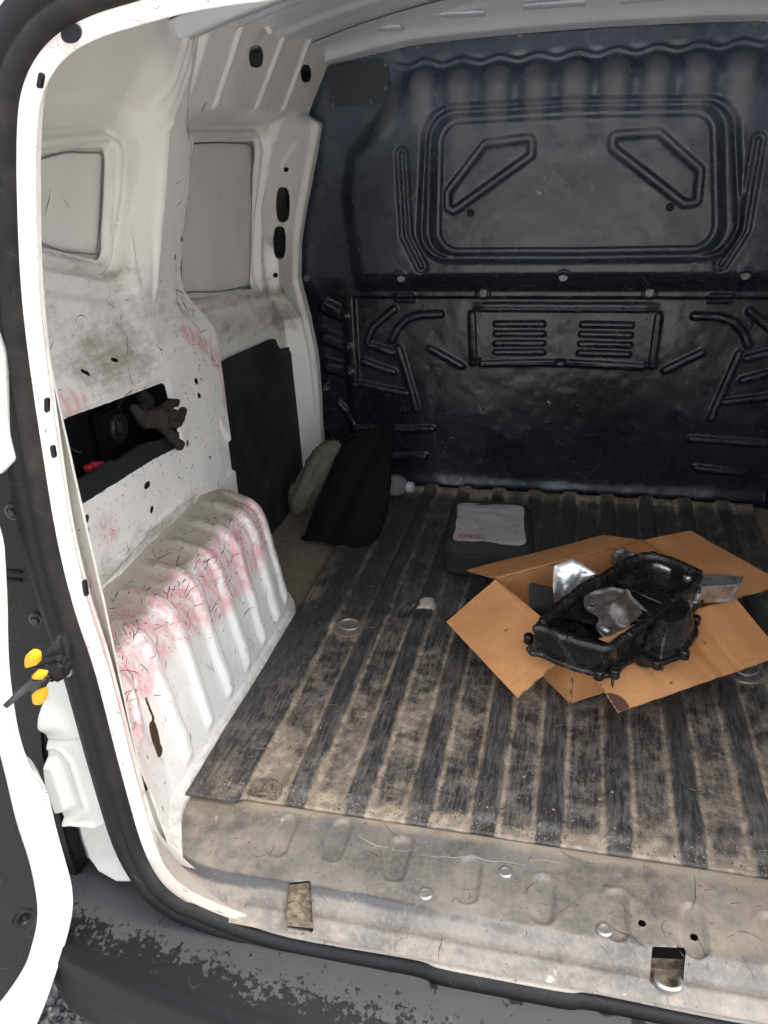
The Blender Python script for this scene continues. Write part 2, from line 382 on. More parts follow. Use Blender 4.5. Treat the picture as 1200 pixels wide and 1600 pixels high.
def M_card():
    g = G('brown_cardboard'); ol = g.attr('oil')
    f = g.noise(140, 5, .75); c = g.mix(g.ss(.3, .7, g.noise(9, 4, .6)), (.50, .222, .075), (.64, .31, .122))
    c = g.mix(g.mul(g.ss(.4, .75, f), .35), c, (.45, .20, .07))
    c = g.mix(g.mul(g.ss(.6, .78, g.noise(260, 2, .6)), .3), c, (.62, .36, .18))
    o = g.ss(.5, .75, g.add(ol, g.mul(g.sub(g.noise(60, 5, .7), .5), .9))); c = g.mix(g.mul(o, .9), c, (.03, .018, .01))
    sc = g.mul(g.scratch(60, .03, .62, amt=.06), g.ss(.5, .62, g.noise(6, 2))); c = g.mix(g.mul(sc, .6), c, (.1, .05, .02))
    g.bump(g.add(g.mul(f, .4), g.noise(30, 3)), .25, .0015)
    return g.fin(c, .78)
def M_oily(name='oily_black_metal', base=(.012, .0115, .011), lite=(.13, .112, .09)):
    g = G(name); n1 = g.noise(34, 6, .7); n2 = g.noise(90, 4, .65)
    w = g.ss(.54, .68, n1); c = g.mix(w, base, lite); c = g.mix(g.mul(g.ss(.55, .75, n2), .5), c, base)
    g.bump(g.add(n1, g.mul(n2, .4)), .45, .003)
    return g.fin(c, g.add(.15, g.mul(g.ss(.35, .7, n2), .3)), g.add(.2, g.mul(w, .6)))
def M_metal(name, col, rough=.35, dirt=.5):
    g = G(name); n1 = g.noise(30, 6, .7); n2 = g.noise(110, 4, .7)
    c = g.mix(g.mul(g.ss(.42, .75, n1), dirt), col, (.05, .04, .032)); c = g.mix(g.mul(g.ss(.5, .8, n2), .4*dirt), c, tuple(k*.4 for k in col))
    g.bump(g.add(g.noise(18, 3), g.mul(n2, .25)), .3, .002)
    return g.fin(c, g.add(rough, g.mul(n1, .2)), .85)
WHITE = M_white(); ROOFW = M_white('veil_tinted_roof_paint', (.73, .77, .82))  # roof tint carries a bluish veil of light over the white paint
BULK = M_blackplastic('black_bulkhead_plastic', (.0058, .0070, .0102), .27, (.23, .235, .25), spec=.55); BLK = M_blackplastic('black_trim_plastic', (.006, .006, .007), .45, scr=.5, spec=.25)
LINER = M_blackplastic('dark_liner_board', (.011, .011, .012), .65, (.075, .066, .058), .4, .2)
MAT = M_mat(); SILL = M_sill(); BUMP = M_bumper(); CARD = M_card();  OILY = M_oily()
PANM = M_oily('oily_tray_metal', (.012, .011, .01), (.12, .105, .085))
SCREW = M_metal('dull_dark_screw', (.26, .25, .24), .45, .6); 
g = G('corrugated_edge'); wv_ = g.n('TexWave', {'Vector': g.scale((1, -1, .4)), 'Scale': 60.0, 'Distortion': .5}, wave_type='BANDS', bands_direction='DIAGONAL').outputs[1]
CEDGE = g.fin(g.mix(wv_, (.16, .075, .03), (.52, .30, .15)), .85)
STEEL = M_metal('dull_steel', (.42, .41, .39), .35, .5); ALU = M_metal('stained_aluminium', (.55, .53, .5), .3, .75); FOIL = M_metal('bright_foil', (.78, .77, .74), .2, .4)
BRKT = M_metal('brown_stained_metal', (.27, .25, .225), .45, .85)
RUB = M_blackplastic('weathered_seal_rubber', (.007, .007, .0075), .55, (.05, .04, .034), .2, .18)
YEL = M_plain('yellow_plastic', (.55, .30, .008), .4, 0, .06, bump=.02)
RED = M_plain('red_plastic', (.5, .03, .04), .35, 0, .1)
SEAM = M_plain('grey_seam_sealer', (.20, .20, .19), .7, 0, .2); COVER = M_plain('hazed_cover_plastic', (.035, .04, .05), .5, 0, .3)  # cover base lifted to match the glare haze painted around it
FAB = M_plain('black_bag_fabric', (.006, .006, .007), .95, 0, .4, 60, .5, .15)
GLV = M_plain('dark_knit_glove', (.032, .027, .024), .95, 0, .45, 160, 1.0, .15)
CASEF = M_plain('charcoal_case_fabric', (.025, .024, .022), .85, 0, .4, 120, .6, .25)
DKGREY = M_plain('dark_grey_plastic', (.022, .022, .024), .45, 0, .2)
# ================================================================== unseen bounce ground
ZG = -.55
def ground():
    g = G('pale_bounce_ground'); c = g.mix(g.noise(60, 5, .7), (.20, .195, .188), (.32, .31, .30)); g.bump(g.noise(120, 4), .6, .004)  # ground out of view kept pale to bounce light into the bay
    m = g.fin(c, .85)
    bm = bmesh.new(); s = 150
    vs_ = [bm.verts.new((x, y, ZG-.012)) for x, y in ((-s, -s), (s, -s), (s, s), (-s, s))]; bm.faces.new(vs_)
    tag(bm_obj('ground', bm, m), kind='structure')
    g = G('gravel_stones'); a = g.attr('tone'); c = g.mix(g.ss(0, 1, a), (.018, .018, .02), (.13, .125, .12)); c = g.mix(g.ss(.93, .97, a), c, (.30, .25, .2))
    c = g.mix(g.mul(g.noise(300, 3), .5), c, (.05, .05, .05)); gm = g.fin(c, .6)
    ico = bmesh.new(); bmesh.ops.create_icosphere(ico, subdivisions=2, radius=1); base = np.array([v.co[:] for v in ico.verts]); tri = np.array([[v.index for v in f.verts] for f in ico.faces]); ico.free()
    N = 7000; V, F, T = [], [], []
    for i in range(N):
        if i < 5200: x, y = RNG.uniform(-1.15, -.25), RNG.uniform(.55, 1.15)
        else: x, y = RNG.uniform(-1.8, .5), RNG.uniform(.1, 1.5)
        r = .0042+.0075*RNG.random()**2.2
        k = RNG.normal(size=(6, 3)); k /= np.linalg.norm(k, axis=1)[:, None]
        P = base.copy()
        for d in k:                                   # facets cut off the ball: a broken stone
            t = P @ d; P = P-np.outer(np.maximum(t-RNG.uniform(.45, .8), 0), d)
        P = P*RNG.uniform(.7, 1.2, 3)*r
        P = P+np.array([x, y, ZG-.012+r*.5+RNG.random()*.009]); F.append(tri+len(V)*len(base)); V.append(P); T.append(np.full(len(base), RNG.random()))
    V = np.concatenate(V); F = np.concatenate(F); me = bpy.data.meshes.new('gravel'); me.vertices.add(len(V)); me.vertices.foreach_set('co', V.astype(np.float32).ravel())
    me.loops.add(len(F)*3); me.loops.foreach_set('vertex_index', F.astype(np.int32).ravel()); me.polygons.add(len(F)); me.polygons.foreach_set('loop_start', np.arange(len(F), dtype=np.int32)*3)
    me.update(calc_edges=True); at = me.attributes.new('tone', 'FLOAT', 'POINT'); at.data.foreach_set('value', np.concatenate(T).astype(np.float32))
    tag(obj('gravel', me, gm, smooth=False), kind='stuff')
ground()

# ================================================================== the van
VAN = empty('delivery_van', (0, 1.4, ZG), 'small white delivery van seen into its worn load bay through the open rear doors', 'van')
YB = 2.1283

# ---- bulkhead: one moulded sheet
def mirror(pl): return [[(-x, z) for x, z in p] for p in pl]
WO = [(-0.3431, 0.9922), (0.0033, 0.9934), (0.3457, 0.9807), (0.4061, 0.6371), (0.0242, 0.6360), (-0.3698, 0.6379)]
WI = [(-0.3063, 0.9575), (0.0052, 0.9603), (0.3015, 0.9510), (0.3446, 0.6611), (0.0228, 0.6604), (-0.3175, 0.6627)]
KL = [(-0.2982, 0.8026), (-0.2043, 0.9117), (-0.0867, 0.9209), (-0.0849, 0.8738), (-0.2760, 0.7498), (-0.2985, 0.7609)]
KR = [(0.0828, 0.9183), (0.1927, 0.9205), (0.2950, 0.8365), (0.2971, 0.7592), (0.2608, 0.7544), (0.0869, 0.8816)]
DOME = [(.0, 1.083), (.40, 1.085), (.455, 1.0), (.555, .905), (.578, .80), (.572, .72), (.555, .555), (0, .555)]
DOME = DOME+[(-x, z) for x, z in DOME[::-1] if x > 0]
struts = [[(-0.3994, 0.8904), (-0.3934, 0.7028), (-0.3565, 0.6282)]]
beads_l = [[(-0.5199, 0.4118), (-0.4539, 0.3916)], [(-0.5371, 0.3631), (-0.4524, 0.3360)], [(-0.5666, 0.3019), (-0.4198, 0.2764)], [(-0.6199, 0.2362), (-0.5915, 0.2026), (-0.5761, 0.1722), (-0.5496, 0.1674), (-0.3471, 0.1737)], [(-0.4886, 0.0833), (-0.3709, 0.0911)],
  [(-0.4526, 0.4269), (-0.4373, 0.4566), (-0.4117, 0.4827), (-0.3748, 0.4948), (-0.3178, 0.4969)], [(-0.5229, 0.4241), (-0.5048, 0.4611), (-0.4442, 0.5097)], [(-0.3469, 0.4039), (-0.2633, 0.3581)], [(-0.2345, 0.4974), (-0.2304, 0.3675)], [(-0.2080, 0.3663), (0.0037, 0.3723)], [(-0.4355, 0.4043), (-0.3899, 0.2326)]]
lou = [[(-0.1705, 0.4729), (-0.0502, 0.4740)], [(-0.1700, 0.4477), (-0.0491, 0.4491)], [(-0.1696, 0.4222), (-0.0481, 0.4240)], [(-0.1691, 0.3982), (-0.0471, 0.4003)]]
side_l = [[(-0.6408, 0.5156), (-0.5917, 0.4899)], [(-0.6420, 0.4279), (-0.5880, 0.4054)], [(-0.6406, 0.3464), (-0.5890, 0.3328)]]
H = lambda U, V, pts: seg_sd(U, V, pts)
def bulk_depth(U, V):
    """towards the load bay, metres"""
    f = np.zeros(U.shape); A = np.abs(U)
    fl = sm(-.03, .012, -poly_sd(U, V, DOME))                              # the pressed dome
    dome = sm(.0, .06, -poly_sd(U, V, DOME, .03))
    f += .052*dome
    f += .006*np.cos(2*np.pi*U/.087)*sm(.96, 1.0, V)*sm(1.10, 1.06, V)*sm(.44, .38, A)*1.1
    f -= .012*sm(1.04, 1.09, V)*sm(.45, .40, A)
    f += .007*sm(.007, .0015, np.abs(V-1.083-.0045*np.cos(2*np.pi*U/.087)))*sm(.43, .40, A)
    # oval window pressing
    do, di = poly_sd(U, V, WO, .075), poly_sd(U, V, WI, .05)
    f -= .015*sm(.006, -.008, do)
    f += .016*sm(-.008, -.022, do)*sm(.010, .022, di)
    f -= .010*sm(.012, .004, di)*sm(-.010, -.002, di)
    f -= .006*sm(0, -.012, di)
    for K in (KL, KR):
        d = poly_sd(U, V, K, .014); f -= .008*sm(.012, .004, np.abs(d+.006)); f += .003*sm(-.012, -.02, d)
    for s in struts+mirror(struts):
        d = H(U, V, s); f -= .007*sm(.020, .011, d); f += .008*sm(.008, .002, d)
    # lower half
    low = sm(.545, .537, V); f -= .012*low*sm(.56, .55, A)
    for L in beads_l+mirror(beads_l):
        f += .009*sm(.012, .004, H(U, V, L))*low
    for L in lou+mirror(lou):
        d = H(U, V, L); f += .008*sm(.009, .004, d)*sm(-.02, .004, V-L[0][1]+.005)
    f += .004*sm(.232, .222, A)*sm(.518, .51, V)*sm(.372, .38, V)
    f += .006*sm(.014, .005, np.abs(V-.517))*sm(.24, .20, A)
    for L in side_l+mirror(side_l): f += .016*sm(.026, .008, H(U, V, L))
    # flanks step back, foot curves forward
    f -= .022*sm(.565, .60, A)*sm(.60, .50, V)
    f += .010*sm(.06, 0, V)**2
    f += .02*sm(.012, 0, np.abs(V-.225))*0
    for x0, z0, _ in BOLTS:
        d = np.hypot(U-x0, V-z0); f += .004*sm(.020, .016, d); f -= .005*sm(.013, .010, d)
    # hinge tabs on the fold
    for x0 in (-.415, .372):
        f += .006*sm(.004, 0, np.maximum(np.abs(U-x0)-.026, np.abs(V-.540)-.010))
    f += .0035*(fbm(U*9, V*9, 0, 3)-.5)*2
    return f
BOLTS = [(x, z, .0075) for x, z in [(-0.4116, 0.5994), (-0.0034, 0.6007), (0.4136, 0.6032), (-0.2049, 0.5534), (0.2063, 0.5552)]]
BOLTS2 = [(x, z, .006) for x, z in [(-0.3635, 1.1200), (-0.1289, 1.1312), (0.1344, 1.1318), (0.3702, 1.1202), (-0.6335, 0.8986), (-0.6820, 0.5922), (-0.6569, 0.2807)]]
PLUGS = [(x, z, .009) for x, z in [(-0.2342, 0.7520), (0.2307, 0.7551)]]
def bulk_pos(U, V):
    top = .0
    return U, YB-bulk_depth(U, V)+.0, V
def bulk_top(x): return 1.130-.10*np.maximum(np.abs(x)-.38, 0)-.02*(x/.4)**2*.5
def bulk_attr(U, V, X, Y, Z):
    lo = bulk_depth(U, V)
    du = .8*sm(.86, 1.0, V)*sm(1.09, 1.05, V)*sm(-.02, .03, -poly_sd(U, V, DOME))*(.6+.4*np.cos(2*np.pi*U/.087))+.1*sm(.06, .0, V)+.10*sm(.62, .54, V)*sm(.5, .56, V)  # dome term paints pale glare haze; foot and band terms are dust
    for L in beads_l+mirror(beads_l)+lou+mirror(lou): du = du+.28*sm(.008, .002, H(U, V, L))
    for s in struts+mirror(struts): du = du+.25*sm(.02, .012, H(U, V, s))*sm(.008, .014, H(U, V, s))
    di = poly_sd(U, V, WI, .05); du = du+.22*sm(0, -.03, di)
    glare_haze = sm(.54, .66, V)*(.22+.78*sm(.78, 1.0, V))+.05  # upper bulkhead lightened: glare painted into the colour
    return {'dust': du, 'glare_haze': glare_haze}  # dust holds real dust plus the dome's painted glare haze
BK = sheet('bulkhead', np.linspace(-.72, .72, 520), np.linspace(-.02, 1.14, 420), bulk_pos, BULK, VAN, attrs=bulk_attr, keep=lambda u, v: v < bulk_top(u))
def bolt(name, x, y, z, r, ax, par, m=SCREW, proto={}):
    key = (name, m.name)
    if key not in proto:
        bm = bmesh.new()
        bmesh.ops.create_cone(bm, cap_ends=True, segments=14, radius1=1.45, radius2=1.35, depth=.35, matrix=Matrix.Translation((0, 0, .17)))
        bmesh.ops.create_cone(bm, cap_ends=True, segments=6, radius1=.92, radius2=.82, depth=.7, matrix=Matrix.Translation((0, 0, .65)))
        bmesh.ops.create_cone(bm, cap_ends=True, segments=8, radius1=.42, radius2=.35, depth=.12, matrix=Matrix.Translation((0, 0, 1.05)))
        me = bpy.data.meshes.new(name); bm.to_mesh(me); bm.free(); me.materials.append(m); proto[key] = me
    o = bpy.data.objects.new(name, proto[key]); o.location = (x, y, z); o.scale = (r, r, r)
    o.rotation_euler = Vector(ax).to_track_quat('Z', 'Y').to_euler(); return link(o, par)
def by(x, z): return float(YB-bulk_depth(np.array([[x]]), np.array([[z]]))[0, 0])
for x, z, r in BOLTS+[(-x, z, r) for x, z, r in BOLTS2[4:]]+BOLTS2: bolt('bolt', x, by(x, z), z, r, (0, -1, 0), BK)
for x, z, r in PLUGS:
    y = by(x, z); lathe('plug', [(r, -.002), (r, .002), (r*.7, .004), (r*.62, .002), (r*.3, .002), (r*.25, .004), (0.0005, .004)], BLK, BK, (x, y, z), (0, -1, 0), 18)
# small cover plate high on the left of the bulkhead, with its rivets
PL = [(-0.5756, 1.0882), (-0.4303, 1.0880), (-0.4326, 1.0311), (-0.4666, 1.0043), (-0.5802, 1.0026)]
def cover():
    bm = bmesh.new(); vs_ = [bm.verts.new((x, 2.098, z)) for x, z in PL]; f = bm.faces.new(vs_)
    r = bmesh.ops.inset_region(bm, faces=[f], thickness=.018); 
    r2 = bmesh.ops.inset_region(bm, faces=[f], thickness=.006, depth=.004)
    ret = bmesh.ops.extrude_face_region(bm, geom=list(bm.faces)); bmesh.ops.translate(bm, vec=(0, .004, 0), verts=[g for g in ret['geom'] if isinstance(g, bmesh.types.BMVert)])
    bmesh.ops.recalc_face_normals(bm, faces=bm.faces)
    return bm_obj('cover_plate', bm, COVER, BK, smooth=False)
cover()
for x, z in [(-0.4342, 1.0828), (-0.4362, 1.0338), (-0.4733, 1.0086), (-0.5692, 1.0048)]:
    bolt('rivet', x, 2.096, z, .0032, (0, -1, 0), BK)

# ---- left inner side wall: w(y,z) = distance from the centre line
WIN1 = [[(1.2451, 0.9386)][0]]+[(1.2217, 0.7690), (1.0317, 0.8207)]+[[(1.0385, 0.9301)][0]]
WIN2 = [(1.5471, 0.9388), (1.9345, 0.9341)]+[(1.8720, 0.6089), (1.7094, 0.6321), (1.5100, 0.6579)]
def wall_w(y, z):
    tum = .692-.105*sm(.58, 1.12, z)
    bay1 = .722-.035*sm(.72, .98, z)-.11*sm(.96, 1.16, z)
    bay2 = .745-.035*sm(.66, .97, z)
    ye = 1.405+.095*sm(.74, .57, z)                           # front edge of the pillar leans out at its foot
    # window pressings
    d1 = poly_sd(y, z, WIN1, .015); d2 = poly_sd(y, z, WIN2, .02)
    bay1 = bay1-.020*sm(.026, .036, d1)-.010*sm(.06, .075, d1)+.004*sm(.010, .0, d1)-.007*sm(.009, .003, np.abs(d1-.014))
    bay2 = bay2-.022*sm(.028, .038, d2)+.004*sm(.010, .0, d2)-.007*sm(.009, .003, np.abs(d2-.014))
    # shelf under the windows
    s1 = sm(.685, .595, z+.02*sm(1.0, 1.3, y)); s2 = sm(.640, .585, z-.0*y)
    bay1 = bay1*(1-s1)+.662*s1
    bay2 = bay2*(1-s2)+.722*s2
    up = sm(.60, .70, z)
    pil = tum*up+.662*(1-up)
    cside = sm(1.245, 1.315, y+.05*sm(.85, .6, z))            # pillar's sloped rear flank
    w = bay1*(1-cside)+pil*cside
    # beads on the pillar
    w = w-.007*sm(.010, .003, np.abs(y-1.300))*sm(.68, .72, z)*sm(1.0, .96, z)
    w = w-.007*sm(.010, .003, np.abs(y-1.255+.0*z))*sm(.70, .74, z)*sm(.98, .93, z)
    # stiffening flutes at the pillar head
    for k in range(3):
        c = 1.0+.024*k; w = w-.007*sm(.012, .003, np.abs((z-c)-(y-1.33)*1.2))*sm(1.28, 1.31, y)*sm(1.40, 1.36, y)
    fe = sm(ye-.006, ye+.012, y)
    w = w*(1-fe)+bay2*fe
    # front pillar next to the bulkhead
    yb_ = np.interp(z, [0, .50, .585, .62, .78, .97, 1.1], [2.06, 2.05, 1.96, 1.955, 1.95, 1.965, 1.98]); bp_ = sm(-.016, .006, y-yb_); fp = np.interp(z, [0, .17, .4, .5, .6, .68, .77, .9, 1.0, 1.12], [.668, .668, .667, .68, .698, .690, .668, .63, .603, .575])
    fp = fp+.075*np.clip((2.07-y)/.15, 0, 1)*sm(.66, .75, z)
    fp = fp+.006*sm(.006, -.004, poly_sd(y, z, BPAD))
    w = w*(1-bp_)+fp*bp_
    w = w-.012*sm(2.06, 2.075, y)                              # flange lip at the bulkhead
    # cant rail over the second bay
    r = sm(.962, .992, z+.02*sm(1.55, 1.4, y))*sm(1.36, 1.43, y)
    rail = .628-.55*(z-1.0)
    for c in RB: rail = rail-.007*sm(.011, .003, np.abs(y-c))*sm(.985, 1.0, z)
    w = w*(1-r)+rail*r
    # long bead low on the panel above the wheel arch, pillar pad
    w = w-.004*sm(.008, .003, seg_sd(y, z, LB))-.003*sm(.009, .003, seg_sd(y, z, LB2))
    w = w+.008*sm(.0, -.006, poly_sd(y, z, PAD))
    # pocket rim
    w = w+.006*sm(.012, .0, poly_sd(y, z, POCK, .018))
    near = sm(.845, .745, y); w = w*(1-near)+.505*near        # runs back to the door pillar
    w = w+.003*(fbm(y*7, z*7, 0, 5)-.5)*2
    return w
BPAD = [(1.9381, 0.9290), (2.0246, 0.9273), (1.9916, 0.8751), (1.9145, 0.8757)]
RB = [y for y, z in [(1.5340, 1.0512), (1.7458, 1.0505), (1.9044, 1.0451)]]
LB = [(0.9468, 0.3229), (1.1095, 0.3340), (1.1971, 0.3320), (1.3019, 0.3241), (1.3981, 0.2933), (1.4304, 0.2379)]
LB2 = [(0.9735, 0.3191), (1.1015, 0.3306)]
PAD = [(1.4471, 0.4287), (1.5013, 0.3560), (1.5053, 0.2880), (1.4504, 0.2914), (1.4370, 0.3657)]
POCK = [(0.8980, 0.5910), (1.2643, 0.5554), (1.2874, 0.4322), (0.9174, 0.4567)]
def slot(pts, r): return lambda U, V: seg_sd(U, V, pts)-r
def ov(pts): return lambda U, V: poly_sd(U, V, pts)
def rr(pts, r): return lambda U, V: poly_sd(U, V, pts, r)
WH = [rr(POCK, .018), rr(WIN1, .015), rr(WIN2, .02),
      ov([(1.683, 1.0821), (1.6909, 1.0734), (1.6908, 1.068), (1.6843, 1.0644), (1.6689, 1.0625), (1.6502, 1.0626), (1.6368, 1.0651), (1.6255, 1.0697), (1.6139, 1.0779), (1.607, 1.0862), (1.6073, 1.0913), (1.614, 1.0949), (1.6295, 1.097), (1.6472, 1.0972), (1.6604, 1.095), (1.6714, 1.0905)]), ov([(2.0027, 1.0682), (2.013, 1.0601), (2.014, 1.0551), (2.0074, 1.0518), (1.9913, 1.0502), (1.9735, 1.0505), (1.9604, 1.053), (1.9481, 1.0574), (1.9353, 1.0652), (1.9073, 1.0716), (1.9069, 1.0763), (1.9318, 1.0809), (1.9471, 1.0827), (1.9651, 1.0827), (1.9784, 1.0804), (1.99, 1.0761)]),
      ov([(2.0376, 0.786), (2.0411, 0.7653), (2.0398, 0.7534), (2.0346, 0.7467), (2.0242, 0.7454), (2.0131, 0.7491), (2.0053, 0.7571), (1.9993, 0.7696), (1.9934, 0.7902), (1.99, 0.8103), (1.9911, 0.8217), (1.9958, 0.8283), (2.0058, 0.8298), (2.0168, 0.8266), (2.0248, 0.819), (2.0313, 0.8068)]), ov([(2.0275, 0.6974), (2.0164, 0.6791), (2.0024, 0.6695), (1.9879, 0.6646), (1.9657, 0.6655), (1.9552, 0.6693), (1.9539, 0.6763), (1.9561, 0.6873), (1.9734, 0.7043), (1.9897, 0.7215), (1.9975, 0.7319), (2.0045, 0.7378), (2.0142, 0.7389), (2.0241, 0.7355), (2.0298, 0.7281), (2.0323, 0.7164)]),
      ov([(2.0148, 0.8678), (2.0143, 0.864), (2.0114, 0.8625), (2.005, 0.8629), (2.001, 0.8648), (1.9991, 0.8687), (1.9996, 0.8725), (2.0025, 0.874), (2.0089, 0.8736), (2.0126, 0.8717)]), ov([(1.9567, 0.6283), (1.9561, 0.6242), (1.9543, 0.6227), (1.9516, 0.6232), (1.9504, 0.6252), (1.9498, 0.6294), (1.9504, 0.6335), (1.9519, 0.6351), (1.9545, 0.6346), (1.9561, 0.6326)]),
      slot([(1.4250, 0.8736), (1.4204, 0.8675)], .006), slot([(1.4037, 0.7990), (1.3939, 0.7848)], .007), slot([(1.3738, 0.7544), (1.3727, 0.7512)], .003), slot([(1.4917, 0.9994), (1.4854, 0.9880)], .0022),
      slot([(1.3744, 0.5260), (1.3766, 0.5241)], .0055), slot([(1.3765, 0.4975), (1.3810, 0.4935)], .004), slot([(1.3084, 0.4257), (1.3072, 0.4222)], .004), slot([(1.3875, 0.3650), (1.3867, 0.3626)], .003),
      slot([(1.1458, 0.4095), (1.1365, 0.4087)], .0055), slot([(1.1441, 0.3641), (1.1406, 0.3608)], .0045), slot([(0.9626, 0.4331), (0.9598, 0.4301)], .0045), slot([(0.9557, 0.4138), (0.9502, 0.4133)], .006), slot([(0.9544, 0.3705), (0.9519, 0.3685)], .0045),
      slot([(1.1325, 0.6300), (1.1412, 0.6267)], .0035), slot([(1.0459, 0.6351), (1.0542, 0.6289)], .0035), slot([(1.4980, 0.2162), (1.4972, 0.2135)], .003)]
PKW = [([(0.9486, 0.6072), (1.0112, 0.6016)], .02), ([(1.5052, 0.4950), (1.4875, 0.4593)], .02), ([(1.3644, 0.6199), (1.4462, 0.5697), (1.5046, 0.5086)], .016), ([(1.4243, 0.8715), (1.4201, 0.8590)], .022), ([(0.9944, 0.4048), (1.0137, 0.3784)], .02)]
DTW = [([(1.0418, 0.6743), (1.1910, 0.6592), (1.2672, 0.6640), (1.3211, 0.6525)], .06, .42), ([(1.0640, 0.6195), (1.2121, 0.5998)], .04, .45), ([(1.5470, 0.6040), (1.6789, 0.5544), (2.0684, 0.5100)], .028, .55), ([(1.5665, 0.6461), (1.7362, 0.6072), (1.9732, 0.5862)], .012, .6), ([(1.9315, 0.6169), (2.0150, 0.4711)], .03, .4), ([(0.9502, 0.3324), (1.0878, 0.3229), (1.2837, 0.3119)], .02, .7), ([(1.0882, 0.7913), (1.2480, 0.7426)], .02, .4)]
def wall_attr(U, V, X, Y, Z):
    pk = sum(.8*sm(r*2, 0, seg_sd(U, V, p)) for p, r in PKW)
    dt = sum(a*sm(r*2, 0, seg_sd(U, V, p)) for p, r, a in DTW)+.05
    wr = .36+.35*sm(.66, .5, V)+.3*sm(.03, 0, np.abs(U-1.405-.095*sm(.74, .57, V)))*sm(.9, .7, V)-.35*sm(1.5, 1.6, U)-.2*sm(.85, 1.0, V)
    dt = dt+.25*sm(.25, .1, V)*sm(1.5, 1.6, U)
    return {'pink': pk, 'dirt': dt, 'wear': wr}
SW = sheet('side_wall', np.linspace(.745, 2.102, 600), np.linspace(-.012, 1.152, 510), lambda U, V: (-wall_w(U, V), U, V), WHITE, VAN, holes=WH, attrs=wall_attr)
sheet('side_wall', np.linspace(.745, 2.102, 120), np.linspace(-.012, 1.152, 100), lambda U, V: (wall_w(U, V), U, V), WHITE, VAN, attrs=wall_attr)
def blank(pts, w0, slope):
    P = offset_poly(pts, .02)
    ys = [p[0] for p in P]; zs = [p[1] for p in P]
    def pos(U, V): return -(w0-slope*(V-.8)+.002*(fbm(U*6, V*6, 0, 3)-.5)), U, V
    sheet('window_blank', np.linspace(min(ys), max(ys), 90), np.linspace(min(zs), max(zs), 90), pos, WHITE, SW, keep=lambda u, v: poly_sd(u, v, P) < 0, attrs=lambda U, V, X, Y, Z: {'wear': U*0+.22, 'dirt': .06+.25*sm(.035, .0, V-np.interp(U, [min(ys), max(ys)], [.80, .77] if w0 < .73 else [.66, .60]))})
def offset_poly(pts, d): return inset(pts, -d)
def wmin(pts): return max(float(wall_w(np.array([[y]]), np.array([[z]]))[0, 0]) for y, z in inset(pts, .012))
for W_ in (WIN1, WIN2):
    wl_ = [float(wall_w(np.array([[y]]), np.array([[z]]))[0, 0]) for y, z in inset(W_, -.012)]
    zl_ = [p[1] for p in inset(W_, -.012)]
    k_, c_ = np.polyfit(np.array(zl_)-.8, wl_, 1)
    w0_ = max(c_, .70)+.014; blank(W_, w0_, -k_)
    ol_ = []
    for p_, q_ in zip(inset(W_, .018), inset(W_, .018)[1:]+inset(W_, .018)[:1]):
        ol_ += [(p_[0]*(1-t_)+q_[0]*t_, p_[1]*(1-t_)+q_[1]*t_) for t_ in (.06, .3, .5, .7, .94)]
    ol_ = [tuple(np.array(p)+(np.array(p)-np.mean(ol_, 0))/np.linalg.norm(np.array(p)-np.mean(ol_, 0))*.0165) for p in ol_]
    tube('window_seam', [(-(w0_+k_*(z-.8)-.006), y, z) for y, z in catmull(ol_, 3, closed=True)], .0016, SEAM, SW, 6, closed=True)
# dark liner board in the second bay
LIN = [(1.47, .545), (1.50, .556), (1.80, .553), (1.83, .545), (1.845, .525), (1.862, .512), (1.93, .52), (1.96, .50), (1.985, .40), (1.985, .03), (1.47, .03)]
LIN = [(1.5802, 0.4981), (1.6365, 0.5003), (1.9059, 0.4795), (1.9455, 0.4701), (1.9707, 0.4389), (2.0998, 0.4158), (2.1267, 0.3911), (2.1451, 0.2161), (2.0962, 0.0747), (1.9905, 0.0081), (1.8395, -0.0298), (1.5878, 0.0434), (1.4718, 0.2614)]
sheet('liner_board', np.linspace(1.42, 2.12, 150), np.linspace(-.06, .60, 140), lambda U, V: (-(.716-.004*sm(-.008, -.016, poly_sd(U, V, LIN))+.004*(fbm(U*5, V*5, 0, 8)-.5)), U, V), LINER, SW,
      holes=[lambda u, v: -poly_sd(u, v, LIN)], attrs=lambda U, V, X, Y, Z: {'dust': .25+.3*fbm(U*6, V*3, 0, 2)})
